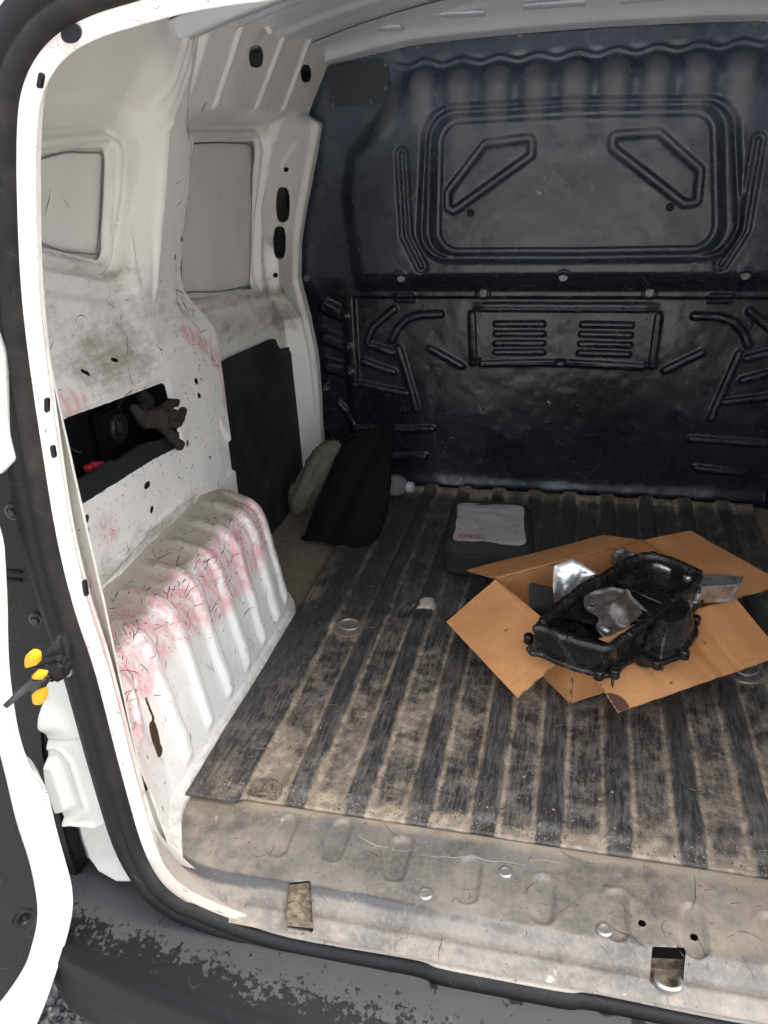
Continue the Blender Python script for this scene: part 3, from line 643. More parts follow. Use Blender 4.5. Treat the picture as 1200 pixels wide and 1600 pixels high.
# open pocket in the wall: a dark moulded tray with a front lip
def pocket():
    bm = bmesh.new(); o2 = [(y, z) for y, z in POCK]; ring = inset(o2, .0); c = np.mean(o2, 0)
    fr = [bm.verts.new((-.668, y, z)) for y, z in ring]; bk = [bm.verts.new((-.755, c[0]+(y-c[0])*.97, c[1]+(z-c[1])*.95)) for y, z in ring]
    out = [bm.verts.new((-.670, c[0]+(y-c[0])*1.08, c[1]+(z-c[1])*1.12)) for y, z in ring]
    for i in range(4):
        j = (i+1) % 4; bm.faces.new((fr[i], fr[j], bk[j], bk[i])); bm.faces.new((out[i], out[j], fr[j], fr[i]))
    bm.faces.new(bk); bmesh.ops.subdivide_edges(bm, edges=list(bm.edges), cuts=2, use_grid_fill=True)
    t = bm_obj('pocket_tray', bm, BLK, SW, smooth=False)
    lip = [(0.9153, 0.4917), (1.0655, 0.4868), (1.0690, 0.4799), (1.1601, 0.4778), (1.1975, 0.4675), (1.3023, 0.4518), (1.3134, 0.4197), (1.2966, 0.4182), (0.9272, 0.4495), (0.8735, 0.4530)]
    slab('pocket_lip', [(-.667, y, z) for y, z in lip], (-1, 0, 0), .006, LINER, SW, bev=.0015)
    ins = [(1.1565, 0.5145), (1.2611, 0.5080), (1.2334, 0.4141), (1.1383, 0.4339)]
    slab('pocket_divider', [(-.735, y, z) for y, z in [(1.1449, 0.5318), (1.2605, 0.5272), (1.2629, 0.4176), (1.1530, 0.4277)]], (-1, 0, 0), .018, BLK, SW, bev=.005)
    y, z = [(1.2006, 0.4899)][0]
    lathe('pocket_screw', [(.026, 0), (.026, .004), (.022, .007), (.016, .006), (.015, .003), (.0125, .003), (.0125, .009), (.006, .0115), (.0005, .0115)], DKGREY, SW, (-.735, y, z), (1, 0, -.0), 20)
pocket()

# ---- ribbed wheel arch
def arch_profile():
    p = [(-.014, -.002), (-.014, .006), (-.004, .011), (.004, .02), (.036, .226)]
    c0 = np.array((.036, .226)); c1 = np.array((.040, .270)); c2 = np.array((.082, .279))
    for t in np.linspace(.08, 1, 12): p.append(tuple((1-t)**2*c0+2*t*(1-t)*c1+t*t*c2))
    p += [(.120, .2915), (.134, .300), (.146, .318), (.152, .345)]
    P = np.array(p); L = np.r_[0, np.cumsum(np.hypot(*np.diff(P, axis=0).T))]
    return P, L
AP, AL = arch_profile()
RIBY = [.815, .905, .990, 1.075, 1.160, 1.245, 1.325, 1.395]
def arch_pos(U, T):
    a = np.interp(T, AL, AP[:, 0]); h = np.interp(T, AL, AP[:, 1])
    e = 1e-3; ta = np.interp(T+e, AL, AP[:, 0])-np.interp(T-e, AL, AP[:, 0]); th = np.interp(T+e, AL, AP[:, 1])-np.interp(T-e, AL, AP[:, 1])
    n = np.hypot(ta, th)+1e-9; na, nh = -th/n, ta/n
    k = np.clip((U-1.335)/.19, 0, 1); g = np.sqrt(np.maximum(1-k*k, 0))
    wb = .5235+(1-g)*.15-.055*sm(.85, .70, U); hs_ = .60+.40*g
    rise = np.zeros(U.shape)
    for c in RIBY[1:]: rise += sm(.017, .006, np.abs(U-c))*.0085
    # flats between ribs swell gently; one loop-shaped pressing by the pillar
    rise += .0025*sm(.03, .0, np.abs(((U-.86) % .085)-.0425))
    rise += .008*sm(.012, .004, np.abs(np.hypot((U-.80)/1.0, (T-.235)/1.5)-.028))*sm(.775, .80, U)
    win = sm(.035, .06, T)*sm(.375, .335, T)*sm(1.50, 1.44, U)
    rise = rise*win+.004*(fbm(U*14, T*14, 0, 4)-.5)*2*sm(.04, .1, T)
    a2 = a+na*rise; h2 = h*hs_+nh*rise
    X = wb+a2; return -X, U+0, h2
def arch_attr(U, V, X, Y, Z):
    corner = sm(.11, .02, np.abs(V-.265-.03*np.sin(U*9)))
    pk = corner*(.68+.55*fbm(U*8, V*8, 0, 11))*sm(1.52, 1.3, U)+.55*sm(.95, .8, U)*sm(.05, .16, V)*sm(.33, .26, V)
    pk = pk+.35*sm(.16, .22, V)*sm(.36, .3, V)*fbm(U*14, V*10, 2, 6)-.02
    dt = 1.45*sm(.275, .33, V)*(.65+.8*(fbm(U*9, V*14, 0, 21)-.25))+.55*sm(.05, .012, V)+.10
    for c in RIBY: dt = dt+.3*sm(.02, .004, np.abs(np.abs(U-c)-.022))*sm(.27, .33, V)
    rust = seg_sd(U, V, [(.845, .115), (.85, .155)]); ru = sm(.017, .004, rust)+.8*sm(.006, .001, seg_sd(U, V, [(.86, .165), (.862, .20)]))
    wr = .5+.35*corner+.15*sm(.3, .36, V)
    return {'pink': pk, 'dirt': dt, 'wear': wr, 'rust': ru}
ARCH = sheet('wheel_arch', np.linspace(.742, 1.5245, 330), np.linspace(0, AL[-1], 170), arch_pos, WHITE, VAN, attrs=arch_attr)
sheet('wheel_arch', np.linspace(.742, 1.5245, 70), np.linspace(0, AL[-1], 40), lambda U, T: (-arch_pos(U, T)[0], arch_pos(U, T)[1], arch_pos(U, T)[2]), WHITE, VAN, attrs=arch_attr)

# ---- metal load floor under the mat
def floor_attr(U, V, X, Y, Z): return {'dust': .75+.0*U, 'edge': .25*sm(1.5, 2.1, V)}
g = G('dirty_floor_paint'); c = g.mix(g.noise(18, 6, .7), (.13, .10, .075), (.25, .20, .15)); c = g.mix(g.ss(.5, .7, g.noise(70, 5, .7)), c, (.07, .055, .045)); c = g.mix(g.ss(.66, .72, g.noise(90, 2)), c, (.32, .29, .25)); g.bump(g.noise(60, 5), .4, .003)
FLP = g.fin(c, .75)
sheet('load_floor', np.linspace(-.74, .74, 75), np.linspace(.80, 2.13, 72), lambda U, V: (U, V, -.012+.003*(fbm(U*8, V*8, 0, 2)-.5)), FLP, VAN)

# ---- sill plate at the door edge
CUT = [(-0.3040, 0.7389), (-0.2735, 0.7493), (-0.2524, 0.6894), (-0.2890, 0.6860)]
STRK = [(0.1826, 0.7396), (0.2235, 0.7461), (0.2181, 0.7036), (0.1788, 0.6989)]
SLOTC = [(-.340, .83), (-.257, .837), (-.161, .822), (-.057, .807), (.045, .795), (.140, .79), (.236, .786), (.332, .79), (.43, .8)]
def sill_pos(U, V):
    yr = .737+.012*np.cos(U*3)*0+.02*sm(-.40, -.50, U)
    t = V-yr
    z = -.004-.016*sm(.004, -.022, t)-.012*sm(-.02, -.06, t)
    z = z+.004*sm(.03, .0, np.abs(t-.012))*0
    for x0, y0 in SLOTC:
        d = seg_sd(U, V, [(x0, y0-.036), (x0, y0+.012)]); z = z-.0045*sm(.0165, .012, d)+.0012*sm(.024, .018, d)*sm(.012, .017, d)
    z = z+.045*sm(-.44, -.52, U)**2*sm(.80, .70, V)
    z = z+.002*(fbm(U*8, V*8, 0, 9)-.5)*2
    z = z+.003*sm(.010, .002, np.abs(t+.035))*sm(-.42, -.36, U)
    return U, V, z
def sill_attr(U, V, X, Y, Z):
    t = V-.737-.02*sm(-.40, -.50, U)
    ed = 1.05*sm(.016, .0, np.abs(t+.004+.004*np.sin(U*7)))*(.35+.9*fbm(U*5, U*0, 0, 3))*sm(.25, -.15, U)+.42*sm(-.05, -.075, t)*0
    for x0, y0 in SLOTC: ed = ed+.38*sm(.016, .010, seg_sd(U, V, [(x0, y0-.036), (x0, y0+.012)]))*sm(.8, -.2, U)
    du = .35+.5*sm(.85, .875, V)+.35*sm(-.1, .4, U)*sm(-.02, .03, t)+.45*sm(-.25, -.45, U)*fbm(U*9, V*9, 1, 4)*1.3+.25*sm(-.02, -.04, t)*fbm(U*5, V*14, 2, 7)
    return {'dust': du, 'edge': ed}
SP = sheet('sill_plate', np.linspace(-.535, .535, 300), np.linspace(.684, .880, 80), sill_pos, SILL, VAN,
  keep=lambda u, v: np.abs(u) < .462+.055*sm(.70, .86, v), holes=[rr(CUT, .004), rr(STRK, .004)]+[slot([(x, y), (x, y+.0005)], .005) for x, y in [(0.1718, 0.7711), (0.2360, 0.7671)]], attrs=sill_attr)
for x, y in [(-0.1122, 0.7595), (-0.0089, 0.8164), (0.1247, 0.7514)]:
    lathe('sill_screw', [(.011, -.001), (.0105, .0015), (.008, .003), (.0065, .003), (.006, .0012), (.0005, .0012)], STEEL, SP, (x, y, -.004), (0, 0, 1), 16)
g = G('sandy_recess'); c = g.mix(g.ss(.35, .65, g.noise(120, 6, .75)), (.085, .066, .045), (.23, .185, .13)); c = g.mix(g.ss(.6, .66, g.noise(150, 3)), c, (.04, .03, .022)); g.bump(g.noise(60, 5), .5, .004); SAND = g.fin(c, .9)
def recess(name, pts, z0, dz):
    bm = bmesh.new(); n = len(pts); a = [bm.verts.new((x, y, z0)) for x, y in pts]; b = [bm.verts.new((x, y, z0-dz)) for x, y in pts]
    for i in range(n): bm.faces.new((a[i], a[(i+1) % n], b[(i+1) % n], b[i]))
    bm.faces.new(b); bmesh.ops.recalc_face_normals(bm, faces=bm.faces); return bm_obj(name, bm, SAND, SP, smooth=False)
recess('recess_well', [(x, y) for x, y in CUT], -.007, .012); recess('striker_well', [(x, y) for x, y in STRK], -.026, .02)
sx, syy = [(0.2012, 0.7170)][0]
tube('striker_loop', catmull([(sx-.014, syy+.012, -.04), (sx-.014, syy-.004, -.022), (sx-.013, syy-.016, -.018), (sx-.006, syy-.021, -.018), (sx+.006, syy-.021, -.018), (sx+.013, syy-.016, -.018), (sx+.014, syy-.004, -.022), (sx+.014, syy+.012, -.04)], 5), .0036, STEEL, SP, 10)

# ---- door aperture: painted flange and rubber seal swept round the opening
APL = [(*p[:1], y, *p[1:]) for y, p in [(.71, q) for q in [(-0.1404, 1.0387), (-0.2195, 1.0378), (-0.2753, 1.0350), (-0.3253, 1.0283), (-0.3591, 1.0226), (-0.3886, 1.0135), (-0.4104, 1.0003), (-0.4278, 0.9814), (-0.4394, 0.9563), (-0.4543, 0.9031), (-0.4732, 0.8158), (-0.4838, 0.7388), (-0.4925, 0.6474), (-0.5007, 0.5386), (-0.5002, 0.4449), (-0.4921, 0.3535), (-0.4890, 0.2113), (-0.4831, 0.0756)]]]
APL += [(x, .695, z) for x, z in [(-0.4594, 0.0340), (-0.4283, 0.0001), (-0.3647, -0.0223), (-0.3007, -0.0355), (-0.2278, -0.0368), (-0.1135, -0.0339)]]
x0, y0, z0 = APL[-1]; APL += [(-.08, .69, -.034), (0, .69, -.035)]
top = APL[0]; APL = [(0, .71, top[2]+.008), ((top[0])*.55, .71, top[2]+.004)]+APL
APL = APL+[(-x, y, z) for x, y, z in APL[-2:0:-1]]
APC = catmull(APL, 6, closed=True)
def sweep(name, path, sect, m, parent, attrs=None):
    P = np.array(path); k = len(P); T = np.roll(P, -1, 0)-np.roll(P, 1, 0); T[:, 1] = 0; T /= np.linalg.norm(T, axis=1)[:, None]
    for _ in range(3): T = (T+np.roll(T, 1, 0)+np.roll(T, -1, 0)); T /= np.linalg.norm(T, axis=1)[:, None]
    N = np.stack([T[:, 2], 0*T[:, 0], -T[:, 0]], 1)          # in the xz plane
    c = P.mean(0); s = np.sign(((P-c)*N).sum(1)).mean(); N *= np.sign(s)
    S = sect if callable(sect) else (lambda i, p: sect)
    V, q, j = [], [], None; ss_ = []
    for i in range(k):
        sc = S(i, P[i]); j = len(sc)
        for t, (o, d) in enumerate(sc): V.append(P[i]+N[i]*o+np.array([0, d, 0])); ss_.append(t)
    for i in range(k):
        for t in range(j-1): q.append((i*j+t, ((i+1) % k)*j+t, ((i+1) % k)*j+t+1, i*j+t+1))
    V = np.array(V); A = attrs(V, np.array(ss_)) if attrs else None
    return obj(name, quads_mesh(name, V, q, A), m, parent)
def fl_sect(i, p):
    w = .011 if p[2] > .0 else .006
    lo = p[2] < .30
    return [(.036, .050) if lo else (.072, .110), (.030, .044) if lo else (.05, .080), (.024, .038), (.009, .014), (.003, .005), (0, .0015), (.0006, .0), (.003, -.0015), (.006, -.003), (w, -.0045), (w+.006, -.006), (w+.012, -.004), (w+.05, .004)]
def fl_attr(V, t):
    x, z = V[:, 0], V[:, 2]
    pk = .75*sm(.55, .40, z)*sm(.05, .2, z)*(.5+.7*fbm(z*12, x*20, 0, 3))+.5*sm(.93, 1.0, z)*sm(-.2, -.4, x)*fbm(x*14, z*14, 0, 5)*1.6
    return {'pink': pk, 'dirt': .30+1.0*sm(.10, .0, z), 'wear': .62+.3*sm(.6, .3, z)+.25*(t == 5)}  # even grime is real but also dims the flange in strong light
FLG = sweep('door_flange', APC, fl_sect, WHITE, VAN, fl_attr)
def seal_sect(i, p):
    w = .011 if p[2] > .0 else .006
    k = w+.004; low = p[2] < .03
    s = .047
    return [(k, -.006), (k+.002, -.014), (k+.008, -.0175), (k+.016, -.017), (k+.0185, -.0135), (k+.020, -.0125), (k+.0215, -.0135), (k+.027, -.0165), (k+s-.004, -.012), (k+s, -.004), (k+s+.002, .012), (k+s-.008, .02)]
def seal_attr(V, t):
    x, z = V[:, 0], V[:, 2]; return {'dust': .15*(t < 5)*1.0+.45*sm(.3, -.02, z)*((t > 3) & (t < 7))+.35*fbm(z*60, x*60, 0, 2)*sm(.0, .2, z)}
for px, rr_ in (('a', 0),):
    pass
FH = [([(-0.4892, 0.7024), (-0.4920, 0.6912)], .0024), ([(-0.4954, 0.6495), (-0.4961, 0.6399)], .0024), ([(-0.4946, 0.4833), (-0.4958, 0.4668)], .0024), ([(-0.4251, 0.9892), (-0.4213, 0.9968)], .0022)]
for pts, r in FH:
    (xa, za), (xb, zb) = pts; d = Vector((xb-xa, 0, zb-za)).normalized(); nrm = Vector((-d.z, 0, d.x)); ol = []
    for k in range(9): a = math.pi*k/8; ol.append(Vector((xb, .7045, zb))+(d*math.sin(a)+nrm*math.cos(a))*r)
    for k in range(9): a = math.pi*k/8; ol.append(Vector((xa, .7045, za))+(-d*math.sin(a)-nrm*math.cos(a))*r)
    slab('slot_shade', ol, (0, 1, 0), .004, BLK, FLG)  # black plate stands in for the shaded inside of an open hole
xo, zo = [(-0.3837, 1.0259)][0]
slab('slot_shade', [(xo+.0085*math.cos(t)-.003*math.sin(t), .7015, zo+.006*math.sin(t)+.004*math.cos(t)) for t in np.linspace(0, 2*math.pi, 25)[:-1]], (0, 1, 0), .004, BLK, FLG)  # same dark stand-in for the oval hole's shade
SEAL = sweep('door_seal', APC, seal_sect, RUB, VAN, seal_attr)

# ---- roof
def roof_z(x, y): return 1.195-.09*(x/.6)**2+.01*(y-1.2)
def roof_pos(U, V):
    z = roof_z(U, V)
    z = z-.006*sm(.05, .03, np.abs(np.abs(V-1.62)-.13))
    return U, V, z
sheet('roof_panel', np.linspace(-.63, .63, 90), np.linspace(.70, 2.16, 120), roof_pos, ROOFW, VAN, attrs=lambda U, V, X, Y, Z: {'wear': U*0, 'dirt': U*0+.05})
def bow(name, y0, wdt, dep, m=ROOFW):
    bm = bmesh.new(); n = 40; rows = []
    for i in range(n+1):
        x = -.60+1.2*i/n; z = roof_z(x, y0)-.004
        rows.append([bm.verts.new((x, y0+a, z-b)) for a, b in ((-wdt, 0), (-wdt*.6, 0.002), (-wdt*.45, dep), (wdt*.45, dep), (wdt*.6, .002), (wdt, 0))])
    for i in range(n):
        for j in range(5): bm.faces.new((rows[i][j], rows[i+1][j], rows[i+1][j+1], rows[i][j+1]))
    return bm_obj(name, bm, m, VAN)
bow('roof_bow', 1.36, .05, .02); 
# header rail over the bulkhead, with its pressed tabs
def header():
    bm = bmesh.new(); n = 48; rows = []
    for i in range(n+1):
        x = -.60+1.2*i/n; zt = float(bulk_top(np.array(x)))+.004
        zr = roof_z(x, 1.9)-.003
        rows.append([bm.verts.new(p) for p in ((x, 1.93, zr), (x, 1.955, zr-.004), (x, 2.035, zt+.026), (x, 2.060, zt+.012), (x, 2.066, zt+.004), (x, 2.072, zt+.002), (x, 2.10, zt), (x, 2.13, zt-.004))])
    for i in range(n):
        for j in range(7): bm.faces.new((rows[i][j], rows[i+1][j], rows[i+1][j+1], rows[i][j+1]))
    h = bm_obj('roof_header', bm, ROOFW, VAN)
    for k, x in enumerate((-.44, -.26, -.05, .15, .36)):
        z = float(bulk_top(np.array(x)))
        bm = bmesh.new(); box_bm(bm, (x, 2.01, z+.037), (.13, .035, .006), rot=Matrix.Rotation(-.12*1, 3, 'X') @ Matrix.Rotation(-.10*x, 3, 'Y'), bev=.002); bm_obj('header_tab', bm, ROOFW, h)
header()
def rear_header():
    pass
# small white rubber stop under the roof rail
p = [(1.6335, 1.1171)][0]
lathe('roof_stop', [(.014, 0), (.013, .003), (.0065, .004), (.006, .016), (.004, .018), (.0005, .018)], WHITE, SW, (-.552, p[0], p[1]+.012), (.5, 0, -1), 16)

# ---- outer body skin: closes the load bay
def skin():
    prof = [(-.70, -.11), (-.80, -.06), (-.835, .15), (-.84, .42), (-.825, .60), (-.78, .82), (-.70, 1.08), (-.62, 1.22), (-.40, 1.275), (0, 1.29)]
    prof = catmull(prof+[(-x, z) for x, z in prof[-2::-1]], 4); bm = bmesh.new(); rows = []
    for y, s in ((.77, .985), (.82, 1), (1.6, 1), (2.35, 1), (2.42, .97)):
        rows.append([bm.verts.new((x*s, y, z if s == 1 else .4+(z-.4)*s)) for x, z in prof])
    for a, b in zip(rows[:-1], rows[1:]):
        for j in range(len(prof)-1): bm.faces.new((a[j], a[j+1], b[j+1], b[j]))
        bm.faces.new((a[-1], a[0], b[0], b[-1]))
    bm.faces.new(rows[-1]); return bm_obj('body_shell', bm, WHITE, VAN, angle=.6), rows[0]
skin()
# rear body ring between seal and outer skin
def ring():
    P = np.array(APC); k = len(P); V, q = [], []
    for p in P:
        c = np.array([0, .7, .5]); d = p-c; d[1] = 0
        out = np.array([p[0]*1.0+np.sign(p[0])*.0, .0, p[2]]); L = np.hypot(d[0], d[2]); u = d/L
        hx = .80-.16*sm(.55, 1.2, p[2]+.2*u[2]); 
        t = min((hx)/max(abs(u[0]), 1e-6), (.76 if u[2] > 0 else .60)/max(abs(u[2]), 1e-6))
        for s, y in ((.016, .740), (.045, .745), (.07, .755), (.10, .765), (.14, .775)):
            V.append(p+u*s+np.array([0, y-p[1], 0]))
        V.append(c+u*t+np.array([0, .06, 0]))
    for i in range(k):
        for t in range(5): q.append((i*6+t, ((i+1) % k)*6+t, ((i+1) % k)*6+t+1, i*6+t+1))
    return obj('rear_body_ring', quads_mesh('rear_body_ring', np.array(V), q), WHITE, VAN)
ring()

# ---- fine scrape marks: hair-thin ribbons that follow the surface
def marks(name, fn, starts, m, parent, off, wid=(.0004, .0009), seed=1, n=7):
    R_ = np.random.default_rng(seed); V, q = [], []; off = np.array(off)
    for u0, v0, th, L, cv in starts:
        w = R_.uniform(*wid); base = len(V)
        s = np.linspace(0, 1, n); an = th+cv*s+R_.normal(size=n)*.12; U = u0+np.cumsum(np.cos(an))*L/n; Q = v0+np.cumsum(np.sin(an))*L/n
        P = np.stack(fn(U[None, :], Q[None, :]), -1)[0]
        T = np.gradient(P, axis=0); T /= np.linalg.norm(T, axis=1)[:, None]+1e-9; S = np.cross(T, off/np.linalg.norm(off)); S /= np.linalg.norm(S, axis=1)[:, None]+1e-9
        tw = (w*np.sin(np.pi*np.clip(s*.9+.05, 0, 1))**.6*R_.uniform(.5, 1.2, n))[:, None]
        for i in range(n): V += [P[i]+off+S[i]*tw[i], P[i]+off-S[i]*tw[i]]
        for i in range(n-1): q.append((base+2*i, base+2*i+1, base+2*i+3, base+2*i+2))
    o = obj(name, quads_mesh(name, np.array(V), np.array(q)), m, parent); o['kind'] = 'stuff'; return o
MR = np.random.default_rng(5)
MARK = M_plain('dark_scrape', (.045, .036, .03), .7, 0, .5, 90); MARKL = M_plain('pale_scrape', (.17, .15, .12), .6, 0, .5, 60); MARKR = M_plain('red_scrape', (.46, .16, .17), .6, 0, .4, 60)
def rnd(n, fu, fv, th, L, cv): return [(fu(), fv(), th(), L(), MR.normal()*cv) for _ in range(n)]
ua = lambda: MR.uniform(.76, 1.45)
af = lambda U, T: arch_pos(U, T)
cor = lambda: MR.normal(.26, .035)
marks('scrape_marks', af, rnd(110, ua, cor, lambda: MR.normal(.1, .45), lambda: MR.exponential(.014)+.004, .35)+rnd(70, ua, lambda: MR.uniform(.03, .24), lambda: MR.normal(1.5, .5), lambda: MR.exponential(.012)+.004, .35)+rnd(110, ua, lambda: MR.uniform(.27, .36), lambda: MR.normal(.2, .9), lambda: MR.exponential(.012)+.004, .5), MARK, ARCH, (.00035, 0, .00035), (.0003, .0010), seed=2)
marks('red_scrapes', af, rnd(22, ua, cor, lambda: MR.normal(0, .5), lambda: MR.exponential(.018)+.006, .3), MARKR, ARCH, (.0003, 0, .0003), (.0006, .0016), seed=3)
wf = lambda U, V: (-wall_w(U, V), U, V)
ypil = lambda: MR.normal(1.40, .03)
marks('scrape_marks', wf, rnd(70, lambda: MR.uniform(.95, 1.48), lambda: MR.uniform(.36, .60), lambda: MR.uniform(0, 6.3), lambda: MR.exponential(.010)+.003, 1.2)+rnd(50, lambda: 1.405+MR.normal()*.012, lambda: MR.uniform(.60, 1.0), lambda: MR.normal(1.55, .25), lambda: MR.exponential(.02)+.006, .4)
  +rnd(40, lambda: MR.uniform(1.38, 1.49), lambda: MR.uniform(.50, .68), lambda: MR.normal(2.2, .4), lambda: MR.exponential(.02)+.006, .5)+rnd(40, lambda: MR.uniform(.92, 1.35), lambda: MR.uniform(.60, .76), lambda: MR.uniform(0, 6.3), lambda: MR.exponential(.012)+.003, 1)
  +[(y, z, th, L, .3) for (y, z), th, L in zip([(1.1680, 0.6223), (1.1702, 0.6846), (1.0964, 0.5577), (1.1479, 0.8519), (1.0729, 0.8458), (1.3400, 0.8754), (1.3497, 0.8388), (1.6039, 0.7614), (1.7362, 0.8117)], (.5, .9, .2, 2.3, .9, .1, .2, 1.6, 1.5), (.05, .09, .06, .03, .05, .02, .03, .03, .03))], MARK, SW, (.0004, 0, 0), seed=4)
bf = lambda U, V: bulk_pos(U, V)
marks('scrape_marks', bf, rnd(150, lambda: MR.normal(.05, .30), lambda: MR.normal(.36, .13), lambda: MR.normal(0, .9), lambda: MR.exponential(.022)+.004, .8)+rnd(40, lambda: MR.normal(0, .3), lambda: MR.normal(.53, .02), lambda: MR.normal(0, .2), lambda: MR.exponential(.02)+.004, .3)+rnd(50, lambda: MR.normal(0, .22), lambda: MR.uniform(.6, .95), lambda: MR.uniform(0, 6.3), lambda: MR.exponential(.012)+.003, .8), MARKL, BK, (0, -.0004, 0), (.0002, .0006), seed=5)
sf = lambda U, V: sill_pos(U, V)
marks('scrape_marks', sf, rnd(90, lambda: MR.uniform(-.44, .5), lambda: MR.uniform(.70, .86), lambda: MR.uniform(0, 6.3), lambda: MR.exponential(.02)+.004, .9), MARK, SP, (0, 0, .0004), (.0003, .0007), seed=7)
marks('thread_line', sf, [(-.235, .842, -.35, .10, .5), (-.14, .826, .05, .16, .1), (.02, .842, .35, .05, -.6)], M_plain('pale_thread', (.42, .39, .34), .7), SP, (0, 0, .0006), (.0006, .0007), seed=8, n=14)
# ---- bumper
def bumper():
    sect = [(.17, -.055), (.06, -.058), (.0, -.060), (-.05, -.068), (-.085, -.078), (-.100, -.083), (-.106, -.089), (-.108, -.098), (-.112, -.15), (-.106, -.22), (-.07, -.30), (.05, -.34)]
    S = np.array(sect); L = np.r_[0, np.cumsum(np.hypot(*np.diff(S, axis=0).T))]
    def pos(U, T):
        o = np.interp(T, L, S[:, 0]); z = np.interp(T, L, S[:, 1])
        e = np.maximum(np.abs(U)-.62, 0)
        yb = .680+.05*np.minimum(np.abs(U)/.6, 1.2)**2.6+1.6*e**1.5
        z = z+.0025*sm(.006, .001, np.abs(T-.268))+.002*(fbm(U*7, T*9, 0, 2)-.5)
        return U, yb+o, z
    def at(U, T, X, Y, Z):
        edge = .250+.018*(fbm(U*9, U*0, 0, 4)-.5)*3-.030*sm(-.10, -.5, U)+.012*sm(.0, .4, U)
        wet = (sm(-.05, .045, T-edge)*(1-.25*sm(.0, .5, U))*(1+.4*sm(.28, .30, T))+.05)
        for x, t, r in WETS: wet = wet+1.1*sm(r, r*.6, np.hypot(U-x, (T-t)*1.1))
        du = .75*sm(.19, .13, T+.03*np.sin(U*17)*.5)+.12+.3*sm(.006, .0, np.abs(T-.277))
        return {'wet': wet, 'dust': du}
    WETS = [(-.455, .165, .026), (.02, .165, .022), (.13, .165, .018), (-.07, .165, .010), (.25, .18, .03), (.17, .18, .012), (-.085, .18, .006)]
    return sheet('rear_bumper', np.linspace(-.86, .86, 300), np.linspace(0, L[-1], 110), pos, BUMP, VAN, attrs=at)
bumper()

# ---- door jamb at the lower left: a pressed panel below the door check
JO = [(-0.5202, 0.4321), (-0.5436, 0.4178), (-0.5662, 0.4014), (-0.5828, 0.3710), (-0.5969, 0.3301), (-0.6106, 0.2876), (-0.6175, 0.2604), (-0.6206, 0.2331), (-0.6277, 0.1935), (-0.6356, 0.1465), (-0.6309, 0.1002), (-0.6277, 0.0581), (-0.6288, 0.0137), (-0.6241, -0.0202), (-0.6059, -0.0424), (-0.5713, -0.0530), (-0.5289, -0.0482), (-0.4822, -0.0436), (-0.4643, -0.0262), (-0.4914, 0.0618), (-0.5031, 0.1870), (-0.5094, 0.2919), (-0.5108, 0.3891), (-0.5096, 0.4332)]
def jamb():
    SZX = sorted([(z, x) for x, z in JO[-7:]]); SZ = [p[0] for p in SZX]; SX = [p[1] for p in SZX]; P_SE = (0,)
    seam = [(-0.6332, 0.2257), (-0.6219, 0.2242), (-0.5845, 0.2269), (-0.5437, 0.2399), (-0.4811, 0.2757)]; ledge = [(-0.6303, 0.0772), (-0.6208, 0.0743), (-0.5692, 0.0785), (-0.5342, 0.1035), (-0.4767, 0.1526)]
    pad = [(-0.6526, 0.1893), (-0.6386, 0.1972), (-0.6012, 0.2056), (-0.5929, 0.1915), (-0.5898, 0.1116), (-0.5990, 0.0979), (-0.6225, 0.0885), (-0.6596, 0.0837)]
    low = [(-0.5679, 0.0751), (-0.5082, 0.1121), (-0.5215, 0.0431), (-0.5416, 0.0175), (-0.5658, 0.0083), (-0.5738, 0.0193)]
    def pos(U, V):
        d = poly_sd(U, V, JO)
        y = .712+.030*sm(-.012, .0, d)**1.5*sm(.0, .02, (P_SE[0]-U)*0+.02)*sm(-.006, -.02, U-np.interp(V, SZ, SX))
        fold = U+.56; y = y+.02*sm(.0, .09, fold)
        y = y-.013*sm(-.004, -.016, poly_sd(U, V, pad, .006))-.003*sm(.006, .002, np.abs(poly_sd(U, V, pad, .006)-.010))
        y = y+.004*sm(.004, .001, seg_sd(U, V, seam))
        zs = np.interp(U, [p[0] for p in ledge], [p[1] for p in ledge])
        y = y+.022*sm(.002, -.008, V-zs)-.006*sm(.006, .002, np.abs(V-zs-.002))
        y = y-.010*sm(.0, -.012, poly_sd(U, V, low, .008))
        y = y-.016*sm(.23, .26, V)*sm(.30, .27, V)*sm(-.565, -.615, U)
        y = y-.03*sm(.02, -.09, V)**2
        return U, y, V
    return sheet('jamb_panel', np.linspace(-.67, -.38, 150), np.linspace(-.12, .46, 280), pos, WHITE, VAN, holes=[lambda u, v: -.0005-poly_sd(u, v, JO)], attrs=lambda U, V, X, Y, Z: {'light_cut': U*0+.8, 'wear': U*0-.05, 'dirt': .10+.55*sm(.02, -.08, V)*fbm(U*10, V*10, 0, 3)+.5*sm(.004, .001, seg_sd(U, V, ledge))+.25*sm(.003, .001, seg_sd(U, V, seam))+.12*sm(.08, -.08, V)})  # jamb greyed against outdoor light; ledge and seam darkened so its shape reads
JB = jamb()
